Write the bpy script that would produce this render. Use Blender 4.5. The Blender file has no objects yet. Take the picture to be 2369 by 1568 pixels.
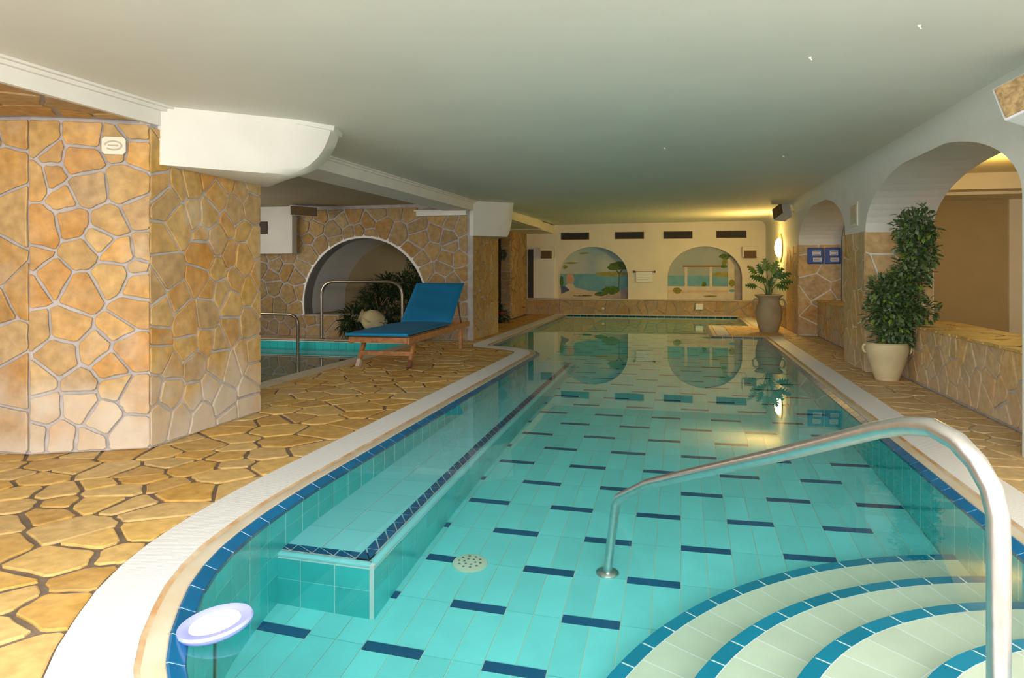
import bpy, bmesh, math, random
from mathutils import Vector, Matrix
R = random.Random(7)
S = bpy.context.scene
COL = S.collection
PI = math.pi

# ------------------------------------------------------------------ camera, world, lights, exposure
cd = bpy.data.cameras.new('camera'); cam = bpy.data.objects.new('camera', cd); COL.objects.link(cam)
cam.location = (0, 0, 1.06); cam.rotation_euler = (PI/2, 0, math.atan(390.5/1650))
cd.sensor_width = 36; cd.sensor_fit = 'HORIZONTAL'; cd.lens = 1650*36/2369
cd.shift_y = -157/2369; cd.clip_start = .05
S.camera = cam
w = bpy.data.worlds.new('world'); S.world = w; w.use_nodes = True
w.node_tree.nodes['Background'].inputs[0].default_value = (.80, .90, 1, 1)
w.node_tree.nodes['Background'].inputs[1].default_value = 1.0
S.view_settings.view_transform = 'Standard'; S.view_settings.look = 'None'
S.view_settings.gamma = 1; S.view_settings.use_curve_mapping = False
S.view_settings.exposure = 1.12

def area(name, loc, rot, sx, sy, power, col):
    l = bpy.data.lights.new(name, 'AREA'); l.shape = 'RECTANGLE'; l.size = sx; l.size_y = sy
    l.energy = power; l.color = col
    o = bpy.data.objects.new(name, l); o.location = loc; o.rotation_euler = rot; COL.objects.link(o); return o
def point(name, loc, power, col, rad):
    l = bpy.data.lights.new(name, 'POINT'); l.energy = power; l.color = col; l.shadow_soft_size = rad
    o = bpy.data.objects.new(name, l); o.location = loc; COL.objects.link(o); return o
# daylight of the glazed front behind the camera; then added fill areas
area('daylight_front', (-.7, -1.3, 1.15), (PI/2, 0, 0), 6.6, 1.9, 106, (1, .97, .93))
area('overhead_fill', (.2, .3, 1.98), (math.radians(20), 0, 0), 3.2, 1.5, 108, (1, .98, .95))  # added overhead fill that brightens the pool floor, not a real opening
area('corridor_fill', (4.6, -1.2, 1.3), (PI/2, 0, 0), 3.4, 1.8, 42, (.90, .95, 1))  # unseen fill added for the corridor and the right deck
area('bay_fill', (-7.3, 7.6, 1.4), (PI/2, 0, -PI/2), 3.6, 1.1, 26, (1, .93, .82))  # unseen fill added for the dim bay and the arch niche
point('corridor_bulb', (3.6, 9.3, 2.0), 16, (1, .62, .14), .12)

# ------------------------------------------------------------------ materials
def mat(name, col, rough=.6, metal=0, nz=0, nscale=8, bump=0, bscale=40, emis=0, rnd=0, col2=None, spec=.5, coat=0):
    m = bpy.data.materials.new(name); m.use_nodes = True; nt = m.node_tree; N = nt.nodes; L = nt.links
    b = N['Principled BSDF']
    b.inputs['Roughness'].default_value = rough; b.inputs['Metallic'].default_value = metal
    b.inputs['Specular IOR Level'].default_value = spec
    b.inputs['Coat Weight'].default_value = coat
    c = (*col, 1)
    b.inputs['Base Color'].default_value = c
    if nz or rnd or col2:
        g = N.new('ShaderNodeNewGeometry')
        n = N.new('ShaderNodeTexNoise'); n.inputs['Scale'].default_value = nscale; n.inputs['Detail'].default_value = 6
        L.new(g.outputs['Position'], n.inputs['Vector'])
        mx = N.new('ShaderNodeMix'); mx.data_type = 'RGBA'
        c2 = col2 if col2 else tuple(max(0, x*(1-nz)) for x in col)
        mx.inputs[6].default_value = c; mx.inputs[7].default_value = (*c2, 1)
        ramp = N.new('ShaderNodeValToRGB'); ramp.color_ramp.elements[0].position = .35; ramp.color_ramp.elements[1].position = .65
        L.new(n.outputs['Fac'], ramp.inputs[0]); L.new(ramp.outputs[0], mx.inputs[0])
        out = mx.outputs[2]
        if rnd:
            oi = N.new('ShaderNodeObjectInfo'); hs = N.new('ShaderNodeHueSaturation')
            mr = N.new('ShaderNodeMapRange'); mr.inputs[3].default_value = 1-rnd; mr.inputs[4].default_value = 1+rnd*.6
            L.new(oi.outputs['Random'], mr.inputs[0]); L.new(mr.outputs[0], hs.inputs['Value']); L.new(out, hs.inputs['Color'])
            out = hs.outputs[0]
        L.new(out, b.inputs['Base Color'])
    if bump:
        g2 = N.new('ShaderNodeNewGeometry'); n2 = N.new('ShaderNodeTexNoise'); n2.inputs['Scale'].default_value = bscale
        n2.inputs['Detail'].default_value = 4
        L.new(g2.outputs['Position'], n2.inputs['Vector'])
        bp = N.new('ShaderNodeBump'); bp.inputs['Strength'].default_value = bump; bp.inputs['Distance'].default_value = .01
        L.new(n2.outputs['Fac'], bp.inputs['Height']); L.new(bp.outputs[0], b.inputs['Normal'])
    if emis:
        b.inputs['Emission Color'].default_value = c; b.inputs['Emission Strength'].default_value = emis
    return m

def stone_mat(name, cols, bloom=0, rough=.65, bloomz=.75):
    """amber slate: a tone per stone, clouds of ochre and cream over it, lime bloom low on the wall"""
    m = bpy.data.materials.new(name); m.use_nodes = True; nt = m.node_tree; N = nt.nodes; L = nt.links
    b = N['Principled BSDF']; b.inputs['Roughness'].default_value = rough; b.inputs['Specular IOR Level'].default_value = .35
    oi = N.new('ShaderNodeObjectInfo'); rp = N.new('ShaderNodeValToRGB'); rp.color_ramp.interpolation = 'LINEAR'
    e = rp.color_ramp.elements
    e[0].position = 0; e[0].color = (*cols[0], 1); e[1].position = 1; e[1].color = (*cols[-1], 1)
    for i, c in enumerate(cols[1:-1]):
        x = e.new((i+1)/(len(cols)-1)); x.color = (*c, 1)
    L.new(oi.outputs['Random'], rp.inputs[0])
    g = N.new('ShaderNodeNewGeometry')
    n = N.new('ShaderNodeTexNoise'); n.inputs['Scale'].default_value = 5; n.inputs['Detail'].default_value = 8; n.inputs['Roughness'].default_value = .6
    L.new(g.outputs['Position'], n.inputs['Vector'])
    r2 = N.new('ShaderNodeValToRGB'); r2.color_ramp.elements[0].position = .38; r2.color_ramp.elements[1].position = .66
    L.new(n.outputs['Fac'], r2.inputs[0])
    mx = N.new('ShaderNodeMix'); mx.data_type = 'RGBA'; mx.inputs[7].default_value = (*cols[-1], 1)
    mu = N.new('ShaderNodeMath'); mu.operation = 'MULTIPLY'; mu.inputs[1].default_value = .5
    L.new(r2.outputs[0], mu.inputs[0]); L.new(mu.outputs[0], mx.inputs[0]); L.new(rp.outputs[0], mx.inputs[6])
    out = mx.outputs[2]
    n3 = N.new('ShaderNodeTexNoise'); n3.inputs['Scale'].default_value = 17; n3.inputs['Detail'].default_value = 6
    L.new(g.outputs['Position'], n3.inputs['Vector'])
    hs = N.new('ShaderNodeHueSaturation'); mr = N.new('ShaderNodeMapRange'); mr.inputs[1].default_value = .3; mr.inputs[2].default_value = .7
    mr.inputs[3].default_value = .78; mr.inputs[4].default_value = 1.18
    L.new(n3.outputs['Fac'], mr.inputs[0]); L.new(mr.outputs[0], hs.inputs['Value']); L.new(out, hs.inputs['Color']); out = hs.outputs[0]
    if bloom:
        sp = N.new('ShaderNodeSeparateXYZ'); L.new(g.outputs['Position'], sp.inputs[0])
        mz = N.new('ShaderNodeMapRange'); mz.inputs[1].default_value = bloomz; mz.inputs[2].default_value = 0; mz.inputs[3].default_value = 0; mz.inputs[4].default_value = .42
        L.new(sp.outputs[2], mz.inputs[0])
        n4 = N.new('ShaderNodeTexNoise'); n4.inputs['Scale'].default_value = 2.6; n4.inputs['Detail'].default_value = 7
        L.new(g.outputs['Position'], n4.inputs['Vector'])
        ad = N.new('ShaderNodeMath'); ad.operation = 'ADD'; L.new(n4.outputs['Fac'], ad.inputs[0]); L.new(mz.outputs[0], ad.inputs[1])
        r4 = N.new('ShaderNodeMapRange'); r4.inputs[1].default_value = .58; r4.inputs[2].default_value = .9; r4.inputs[4].default_value = bloom
        L.new(ad.outputs[0], r4.inputs[0])
        m2 = N.new('ShaderNodeMix'); m2.data_type = 'RGBA'; m2.inputs[7].default_value = (.62, .55, .46, 1)
        L.new(r4.outputs[0], m2.inputs[0]); L.new(out, m2.inputs[6]); out = m2.outputs[2]
    L.new(out, b.inputs['Base Color'])
    bp = N.new('ShaderNodeBump'); bp.inputs['Strength'].default_value = .35; bp.inputs['Distance'].default_value = .008
    L.new(n3.outputs['Fac'], bp.inputs['Height']); L.new(bp.outputs[0], b.inputs['Normal'])
    return m

M = {}
M['stone_wall'] = stone_mat('amber_wall_stone', [(.52, .24, .05), (.46, .25, .08), (.58, .32, .09), (.40, .26, .13), (.52, .30, .07), (.54, .37, .18)], bloom=.8)
M['stone_right'] = stone_mat('honey_wall_stone', [(.62, .33, .09), (.54, .34, .14), (.68, .42, .16), (.48, .33, .18), (.66, .48, .26)], bloom=.35, bloomz=.5)
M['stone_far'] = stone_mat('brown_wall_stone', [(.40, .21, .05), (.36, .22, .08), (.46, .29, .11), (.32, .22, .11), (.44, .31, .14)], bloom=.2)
M['stone_deck'] = stone_mat('amber_paving_stone', [(.54, .29, .055), (.62, .36, .08), (.46, .26, .07), (.68, .43, .12), (.56, .38, .16), (.64, .44, .18)], rough=.5)
M['stone_deck_r'] = stone_mat('pale_paving_stone', [(.60, .38, .14), (.62, .42, .18), (.52, .35, .17), (.66, .46, .22), (.62, .45, .26)], rough=.5)
M['mortar'] = mat('lilac_grey_mortar', (.52, .48, .47), .85, nz=.25, nscale=9, bump=.3)
M['grout_deck'] = mat('brown_grey_deck_mortar', (.20, .145, .10), .85, nz=.35, nscale=12, bump=.3)
M['grout_deck_r'] = mat('buff_deck_mortar', (.46, .38, .28), .85, nz=.25, nscale=12, bump=.3)
M['plaster'] = mat('white_plaster', (.80, .78, .72), .75, nz=.06, nscale=3, bump=.12, bscale=25)
M['ceil'] = mat('ceiling_paint', (.775, .775, .71), .8, nz=.05, nscale=1.2, bump=.05, bscale=18)
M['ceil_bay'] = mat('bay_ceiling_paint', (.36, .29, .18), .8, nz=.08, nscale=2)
M['plaster_w'] = mat('cream_plaster', (.80, .74, .60), .75, nz=.06, nscale=3, bump=.1, bscale=25)
M['tan'] = mat('tan_plaster', (.46, .36, .19), .8, nz=.08, nscale=2)
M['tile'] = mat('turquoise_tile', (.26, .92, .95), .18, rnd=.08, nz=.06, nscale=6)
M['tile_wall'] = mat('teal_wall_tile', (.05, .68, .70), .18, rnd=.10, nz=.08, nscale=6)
M['tile_bench'] = mat('pale_turquoise_tile', (.30, .84, .90), .2, rnd=.05)
M['blue'] = mat('cobalt_tile', (.003, .125, .30), .15, rnd=.2, nz=.1)
M['teal'] = mat('teal_nosing_tile', (.0, .27, .44), .18, rnd=.15)
M['step'] = mat('celadon_step_tile', (.82, .86, .68), .25, rnd=.06, nz=.05)
M['grout'] = mat('pale_tile_grout', (.86, .88, .72), .8)
M['grout_w'] = mat('white_tile_grout', (.90, .92, .90), .8)
M['coping'] = mat('beige_coping', (.58, .53, .42), .5, col2=(.52, .44, .31), nscale=4, bump=.1)
M['rust'] = mat('rust_stained_joint', (.46, .25, .10), .7, col2=(.58, .48, .33), nscale=7)
M['white_pl'] = mat('white_plastic', (.66, .67, .67), .4)
M['channel'] = mat('gutter_channel', (.34, .35, .35), .7)
M['metal'] = mat('brushed_steel', (.72, .70, .69), .33, 1, nz=.12, nscale=30, bump=.05)
M['darkmetal'] = mat('dull_steel', (.42, .36, .30), .3, 1)
M['cush'] = mat('blue_canvas', (.0, .19, .42), .65, nz=.12, nscale=3, bump=.15, bscale=120)
M['cush_edge'] = mat('light_blue_canvas', (.0, .26, .56), .6)
M['wood'] = mat('orange_teak', (.55, .24, .09), .45, nz=.35, nscale=22)
M['wood_d'] = mat('dark_teak', (.23, .09, .05), .5, nz=.3, nscale=22)
M['rubber'] = mat('pale_foot_cap', (.62, .5, .42), .6)
M['pot'] = mat('sand_terracotta', (.66, .55, .32), .7, nz=.15, nscale=7, bump=.1)
M['urn'] = mat('grey_terracotta', (.44, .37, .24), .7, nz=.18, nscale=5, bump=.15)
M['soil'] = mat('red_brown_soil', (.17, .06, .03), .9)
M['leaf'] = mat('dark_green_leaf', (.045, .10, .028), .42, col2=(.085, .15, .045), nscale=30)
M['leaf_l'] = mat('variegated_leaf', (.25, .31, .17), .42, col2=(.07, .13, .05), nscale=90)
M['leaf_y'] = mat('bright_green_leaf', (.20, .30, .04), .42, col2=(.12, .22, .03), nscale=20)
M['leaf_p'] = mat('glossy_green_leaf', (.035, .12, .02), .35, col2=(.08, .20, .04), nscale=14)
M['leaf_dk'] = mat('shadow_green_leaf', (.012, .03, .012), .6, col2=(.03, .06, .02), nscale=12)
M['bark'] = mat('brown_stem', (.16, .09, .05), .8)
M['dark'] = mat('black_grille', (.035, .03, .025), .6)
M['brown'] = mat('brown_grille', (.16, .09, .035), .7, nz=.4, nscale=60)
M['mesh'] = mat('tan_speaker_grille', (.48, .33, .15), .7, col2=(.25, .16, .07), nscale=45, bump=.2)
M['grey'] = mat('pale_grey_shell', (.55, .57, .58), .45)
M['signblue'] = mat('navy_sign', (.0, .05, .32), .4)
M['paper'] = mat('white_paper', (.82, .82, .80), .7)
M['ink'] = mat('grey_ink', (.22, .20, .24), .7)
M['lamp'] = mat('lit_lamp_glass', (1, .64, .17), .4, emis=62)
M['yellow_m'] = mat('brass_plate', (.70, .50, .16), .45)
M['lav'] = mat('lavender_plastic', (.34, .38, .80), .35)
M['lamp_w'] = mat('white_disc_centre', (.92, .92, .95), .35)
M['flower'] = mat('red_flower', (.40, .02, .06), .6)
M['wallrock'] = mat('dark_rock', (.07, .05, .035), .9, bump=.5, bscale=10)

# ------------------------------------------------------------------ helpers
def mesh(name, V, F, mats, idx=None, smooth=False):
    me = bpy.data.meshes.new(name); me.from_pydata([tuple(v) for v in V], [], F)
    for m in (mats if isinstance(mats, (list, tuple)) else [mats]): me.materials.append(m)
    if idx: me.polygons.foreach_set('material_index', idx)
    if smooth: me.polygons.foreach_set('use_smooth', [True]*len(me.polygons))
    me.update(); return me
def obj(name, me, parent=None, loc=None):
    o = bpy.data.objects.new(name, me); COL.objects.link(o)
    if parent is not None: o.parent = parent
    if loc is not None: o.location = loc
    return o
def thing(name, label, cat, loc=(0, 0, 0), rz=0, group=None):
    o = bpy.data.objects.new(name, None); COL.objects.link(o); o.location = loc; o.rotation_euler = (0, 0, rz)
    o.empty_display_size = .1
    o['label'] = label; o['category'] = cat
    if group: o['group'] = group
    return o
def tag(o, label, cat, group=None):
    o['label'] = label; o['category'] = cat
    if group: o['group'] = group
    return o
def struct(o): o['kind'] = 'structure'; return o
def stuff(o): o['kind'] = 'stuff'; return o

class B:
    """collects shapes, all in world or local coordinates"""
    def __init__(s): s.V = []; s.F = []; s.I = []
    def add(s, V, F, mi=0):
        n = len(s.V); s.V += [Vector(v) for v in V]; s.F += [tuple(i+n for i in f) for f in F]; s.I += [mi]*len(F); return s
    def box(s, x0, x1, y0, y1, z0, z1, mi=0, mx=None):
        V = [(x, y, z) for z in (z0, z1) for y in (y0, y1) for x in (x0, x1)]
        V = [Vector(v) for v in V]
        if mx: V = [mx @ v for v in V]
        return s.add(V, [(0, 2, 3, 1), (4, 5, 7, 6), (0, 1, 5, 4), (2, 6, 7, 3), (0, 4, 6, 2), (1, 3, 7, 5)], mi)
    def prism(s, poly, f, d0, d1, mi=0):
        """poly: 2-D points; f(a,b,d)->xyz; walls between depth d0 and d1"""
        n = len(poly)
        V = [f(a, b, d0) for a, b in poly]+[f(a, b, d1) for a, b in poly]
        F = [tuple(range(n)), tuple(range(2*n-1, n-1, -1))]+[(i, i+n, (i+1) % n+n, (i+1) % n) for i in range(n)]
        return s.add(V, F, mi)
    def tube(s, pts, r, n=10, mi=0, cap=True, r2=None):
        pts = [Vector(p) for p in pts]; m = len(pts); V = []; prev = None
        for i, p in enumerate(pts):
            t = (pts[min(i+1, m-1)]-pts[max(i-1, 0)]).normalized()
            if prev is None:
                a = t.cross(Vector((0, 0, 1)));
                if a.length < .05: a = t.cross(Vector((1, 0, 0)))
                a.normalize()
            else:
                a = (prev-t*prev.dot(t)).normalized()
            prev = a; bb = t.cross(a)
            rr = r if r2 is None else r+(r2-r)*i/(m-1)
            V += [p+(a*math.cos(2*PI*k/n)+bb*math.sin(2*PI*k/n))*rr for k in range(n)]
        F = [(i*n+k, i*n+(k+1) % n, (i+1)*n+(k+1) % n, (i+1)*n+k) for i in range(m-1) for k in range(n)]
        if cap: F += [tuple(range(n-1, -1, -1)), tuple(range((m-1)*n, m*n))]
        return s.add(V, F, mi)
    def lathe(s, prof, n=24, mi=0, mx=None, c=(0, 0)):
        V = []
        for r, z in prof:
            for k in range(n):
                v = Vector((c[0]+r*math.cos(2*PI*k/n), c[1]+r*math.sin(2*PI*k/n), z))
                V.append(mx @ v if mx else v)
        m = len(prof)
        F = [(i*n+k, i*n+(k+1) % n, (i+1)*n+(k+1) % n, (i+1)*n+k) for i in range(m-1) for k in range(n)]
        F += [tuple(range(n-1, -1, -1)), tuple(range((m-1)*n, m*n))]
        return s.add(V, F, mi)
    def build(s, name, mats, parent=None, smooth=False, bevel=0, recalc=True, loc=None):
        me = mesh(name, s.V, s.F, mats, s.I, False)
        if recalc or bevel:
            bm = bmesh.new(); bm.from_mesh(me)
            if recalc: bmesh.ops.recalc_face_normals(bm, faces=bm.faces)
            if bevel: bmesh.ops.bevel(bm, geom=list(bm.edges), offset=bevel, segments=2, affect='EDGES', profile=.6)
            bm.to_mesh(me); bm.free()
        if smooth:
            me.polygons.foreach_set('use_smooth', [True]*len(me.polygons))
            try: me.set_sharp_from_angle(angle=math.radians(40))
            except Exception: pass
        return obj(name, me, parent, loc)

def smooth_path(P, k=6):
    P = [Vector(p) for p in P]; out = []
    for i in range(len(P)-1):
        p0 = P[max(i-1, 0)]; p1 = P[i]; p2 = P[i+1]; p3 = P[min(i+2, len(P)-1)]
        for j in range(k):
            t = j/k
            out.append(.5*((2*p1)+(p2-p0)*t+(2*p0-5*p1+4*p2-p3)*t*t+(3*p1-p0-3*p2+p3)*t**3))
    out.append(P[-1]); return out
def arc(cx, cz, r, a0, a1, n): return [(cx+r*math.cos(a0+(a1-a0)*i/n), cz+r*math.sin(a0+(a1-a0)*i/n)) for i in range(n+1)]
def earc(cx, cz, rx, rz, a0, a1, n): return [(cx+rx*math.cos(a0+(a1-a0)*i/n), cz+rz*math.sin(a0+(a1-a0)*i/n)) for i in range(n+1)]

# ---- crazy stonework: power cells of seeds, clipped to the region, inset by half a joint
def clip(poly, nx, ny, d):
    out = []; n = len(poly)
    for i in range(n):
        p = poly[i]; q = poly[(i+1) % n]
        a = nx*p[0]+ny*p[1]-d; b = nx*q[0]+ny*q[1]-d
        if a <= 0: out.append(p)
        if (a < 0 < b) or (b < 0 < a):
            t = a/(a-b); out.append((p[0]+(q[0]-p[0])*t, p[1]+(q[1]-p[1])*t))
    return out
def parea(p): return .5*sum(p[i][0]*p[(i+1) % len(p)][1]-p[(i+1) % len(p)][0]*p[i][1] for i in range(len(p)))
def inside(pt, poly):
    x, y = pt; c = False; n = len(poly)
    for i in range(n):
        x1, y1 = poly[i]; x2, y2 = poly[(i+1) % n]
        if (y1 > y) != (y2 > y) and x < (x2-x1)*(y-y1)/(y2-y1)+x1: c = not c
    return c
def clean(p, eps=.006):
    out = []
    for q in p:
        if not out or math.hypot(q[0]-out[-1][0], q[1]-out[-1][1]) > eps: out.append(q)
    if len(out) > 1 and math.hypot(out[0][0]-out[-1][0], out[0][1]-out[-1][1]) < eps: out.pop()
    k = 0
    while k < len(out) and len(out) > 3:       # drop zero-width spikes left by clipping a hollow region
        a, b, c = out[k-1], out[k], out[(k+1) % len(out)]
        u = (b[0]-a[0], b[1]-a[1]); v = (c[0]-b[0], c[1]-b[1]); lu = math.hypot(*u); lv = math.hypot(*v)
        if lu < 1e-6 or lv < 1e-6 or (u[0]*v[0]+u[1]*v[1])/(lu*lv) < -.995: out.pop(k); k = 0
        else: k += 1
    return out
def inset(p, d):
    n = len(p); out = []
    for i in range(n):
        a = p[i-1]; b = p[i]; c = p[(i+1) % n]
        e1 = Vector((b[0]-a[0], b[1]-a[1])); e2 = Vector((c[0]-b[0], c[1]-b[1]))
        if e1.length < 1e-6 or e2.length < 1e-6: out.append(b); continue
        n1 = Vector((-e1.y, e1.x)).normalized(); n2 = Vector((-e2.y, e2.x)).normalized()
        s = n1+n2
        if s.length < .4: out.append((b[0]+n1.x*d, b[1]+n1.y*d)); continue
        s = s/s.dot(n1) if s.dot(n1) > .3 else s
        s = s*d
        if s.length > 2.2*d: s = s.normalized()*2.2*d
        out.append((b[0]+s.x, b[1]+s.y))
    return out
def cells(region, size, rng, fixed=(), aspect=1.0, drop=0.8):
    xs = [p[0] for p in region]; ys = [p[1] for p in region]
    seeds = [tuple(f) for f in fixed if inside(f, region)]
    tries = int(9*(max(xs)-min(xs))*(max(ys)-min(ys))/(size*size))+60
    for _ in range(tries):
        p = (rng.uniform(min(xs), max(xs)), rng.uniform(min(ys), max(ys)))
        if not inside(p, region): continue
        md = size*rng.uniform(.52, 1.32)
        if all(math.hypot(p[0]-q[0], (p[1]-q[1])*aspect) > md for q in seeds): seeds.append(p)
    wt = [rng.uniform(-.10, .10)*size*size for _ in seeds]
    res = []
    for i, s in enumerate(seeds):
        poly = list(region)
        if parea(poly) < 0: poly.reverse()
        nb = sorted((math.hypot(q[0]-s[0], (q[1]-s[1])*aspect), j) for j, q in enumerate(seeds) if j != i)[:18]
        for dd, j in nb:
            q = seeds[j]; nx = q[0]-s[0]; ny = (q[1]-s[1])*aspect*aspect
            d = .5*((q[0]**2-s[0]**2)+aspect*aspect*(q[1]**2-s[1]**2)+wt[i]-wt[j])
            poly = clip(poly, nx, ny, d)
            if len(poly) < 3: break
        if len(poly) >= 3: res.append(poly)
    return res
def stones(region, size, f, thick, joint, material, parent, rng, name='stone', fixed=(), limit=290, key=None, aspect=1.0, rough=.0035):
    """f(a,b,h) -> world point, h = height over the bed. Each stone an object, beyond the limit one joined rest."""
    ps = []
    for c in cells(region, size, rng, fixed, aspect):
        c = clean(c)
        if len(c) < 3 or abs(parea(c)) < joint*joint*6: continue
        c = inset(c, joint*.5*rng.uniform(.6, 1.35))
        c = clean(c, joint*.5)
        if len(c) < 3 or parea(c) < joint*joint*4: continue
        q = []
        for i in range(len(c)):     # broken edges: a wandering mid point and blunted corners
            a = c[i]; b = c[(i+1) % len(c)]; L = math.hypot(b[0]-a[0], b[1]-a[1])
            if L > joint*3:
                k = min(.18, joint*.9/L); k2 = min(.18, joint*rng.uniform(.4, 1.4)/L)
                nx, ny = -(b[1]-a[1])/L, (b[0]-a[0])/L
                q.append((a[0]+(b[0]-a[0])*k, a[1]+(b[1]-a[1])*k))
                if L > size*.35:
                    t = rng.uniform(.35, .65); w_ = rng.uniform(-.1, .6)*joint*.7
                    q.append((a[0]+(b[0]-a[0])*t+nx*w_, a[1]+(b[1]-a[1])*t+ny*w_))
                q.append((b[0]-(b[0]-a[0])*k2, b[1]-(b[1]-a[1])*k2))
            else: q.append(a)
        q = clean(q, .003)
        if len(q) >= 3 and parea(q) > 0: ps.append(q)
    if key: ps.sort(key=lambda p: key(sum(x for x, y in p)/len(p), sum(y for x, y in p)/len(p)))
    rest = B()
    for n_, p in enumerate(ps):
        th = thick*rng.uniform(.75, 1.2); ti = (rng.uniform(-1, 1)*rough, rng.uniform(-1, 1)*rough)
        cx = sum(x for x, y in p)/len(p); cy = sum(y for x, y in p)/len(p)
        inn = inset(p, min(joint*.28, .006)); m = len(p)
        hh = lambda x, y: th+ti[0]*(x-cx)/size+ti[1]*(y-cy)/size
        V = [f(x, y, 0) for x, y in p]+[f(x, y, hh(x, y)-.003) for x, y in p]+[f(x, y, hh(x, y)) for x, y in inn]
        F = [(i, (i+1) % m, m+(i+1) % m, m+i) for i in range(m)]+[(m+i, m+(i+1) % m, 2*m+(i+1) % m, 2*m+i) for i in range(m)]+[tuple(range(2*m, 3*m))]
        # wind outwards
        a, b_, c_ = Vector(f(0, 0, 0)), Vector(f(1, 0, 0)), Vector(f(0, 1, 0)); h_ = Vector(f(0, 0, 1))-a
        if (b_-a).cross(c_-a).dot(h_) < 0: F = [tuple(reversed(x)) for x in F]
        if n_ < limit:
            me = mesh(name, V, F, material); obj(name, me, parent)
        else: rest.add(V, F)
    if rest.V:
        o = rest.build(name+'s_beyond', material, parent, recalc=False); stuff(o)

fz = lambda a, b, h: (a, b, h)                        # on the deck
def fXp(X): return lambda a, b, h: (X+h, a, b)        # wall facing +X : a=Y, b=Z
def fXm(X): return lambda a, b, h: (X-h, a, b)        # wall facing -X
def fYm(Y): return lambda a, b, h: (a, Y-h, b)        # wall facing -Y : a=X, b=Z
def fYp(Y): return lambda a, b, h: (a, Y+h, b)
def rect(a0, a1, b0, b1): return [(a0, b0), (a1, b0), (a1, b1), (a0, b1)]

# ------------------------------------------------------------------ pool outline
WL = -.022                      # water level
FLOOR = -.96
curve = [(-.30, 1.30), (-.60, 1.305), (-.86, 1.345), (-1.08, 1.43), (-1.27, 1.575), (-1.42, 1.76), (-1.535, 1.95), (-1.635, 2.15), (-1.715, 2.40), (-1.765, 2.70), (-1.79, 3.0), (-1.80, 3.25)]
tip = [(-1.80, 8.95), (-1.845, 9.22), (-1.97, 9.46), (-2.17, 9.64), (-2.42, 9.76), (-2.62, 9.88), (-2.64, 10.02)]
corners = [(1.29, 1.30)]+[tuple(p.xy) for p in smooth_path([(x, y, 0) for x, y in curve], 4)]+tip+[(-2.70, 17.2), (1.28, 17.2), (1.28, 14.45), (.50, 14.45), (.50, 12.06), (1.29, 12.06)]
# runs: curve part is resampled evenly, straight edges are divided into whole tiles
TW = .163
def resample(pts, step):
    L = [0]
    for i in range(1, len(pts)): L.append(L[-1]+math.hypot(pts[i][0]-pts[i-1][0], pts[i][1]-pts[i-1][1]))
    n = max(1, round(L[-1]/step)); out = []
    for k in range(n):
        d = L[-1]*k/n; j = max(i for i in range(len(L)) if L[i] <= d+1e-9); j = min(j, len(pts)-2)
        t = (d-L[j])/(L[j+1]-L[j]); out.append((pts[j][0]+(pts[j+1][0]-pts[j][0])*t, pts[j][1]+(pts[j+1][1]-pts[j][1])*t))
    return out
ncur = 4*(len(curve)-1)+1
runs = [([corners[0], corners[1]], 1), (corners[1:ncur+1], 1), ([corners[ncur], tip[0]], 1), (tip, 1), ([tip[-1], (-2.70, 17.2)], 1),
        ([(-2.70, 17.2), (1.28, 17.2)], 0), ([(1.28, 17.2), (1.28, 14.45)], 1), ([(1.28, 14.45), (.50, 14.45)], 0), ([(.50, 14.45), (.50, 12.06)], 1),
        ([(.50, 12.06), (1.29, 12.06)], 0), ([(1.29, 12.06), (1.29, 1.30)], 1)]
W = []; G = []                  # outline points, gutter flag of the edge that starts there
for pts, g in runs:
    r = resample(pts, TW); W += r; G += [g]*len(r)
NW = len(W)
def offs(d):
    out = []
    for i in range(NW):
        a = Vector(W[i-1]); b = Vector(W[i]); c = Vector(W[(i+1) % NW])
        e1 = (b-a).normalized(); e2 = (c-b).normalized()
        n1 = Vector((-e1.y, e1.x)); n2 = Vector((-e2.y, e2.x))          # outline runs clockwise: outside is on the left
        s = n1+n2; s = s/s.dot(n1); out.append((b.x+s.x*d, b.y+s.y*d))
    return out
W0 = offs(-.0362); W1 = offs(.085); W2 = offs(.295); WS = offs(-.030)

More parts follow.
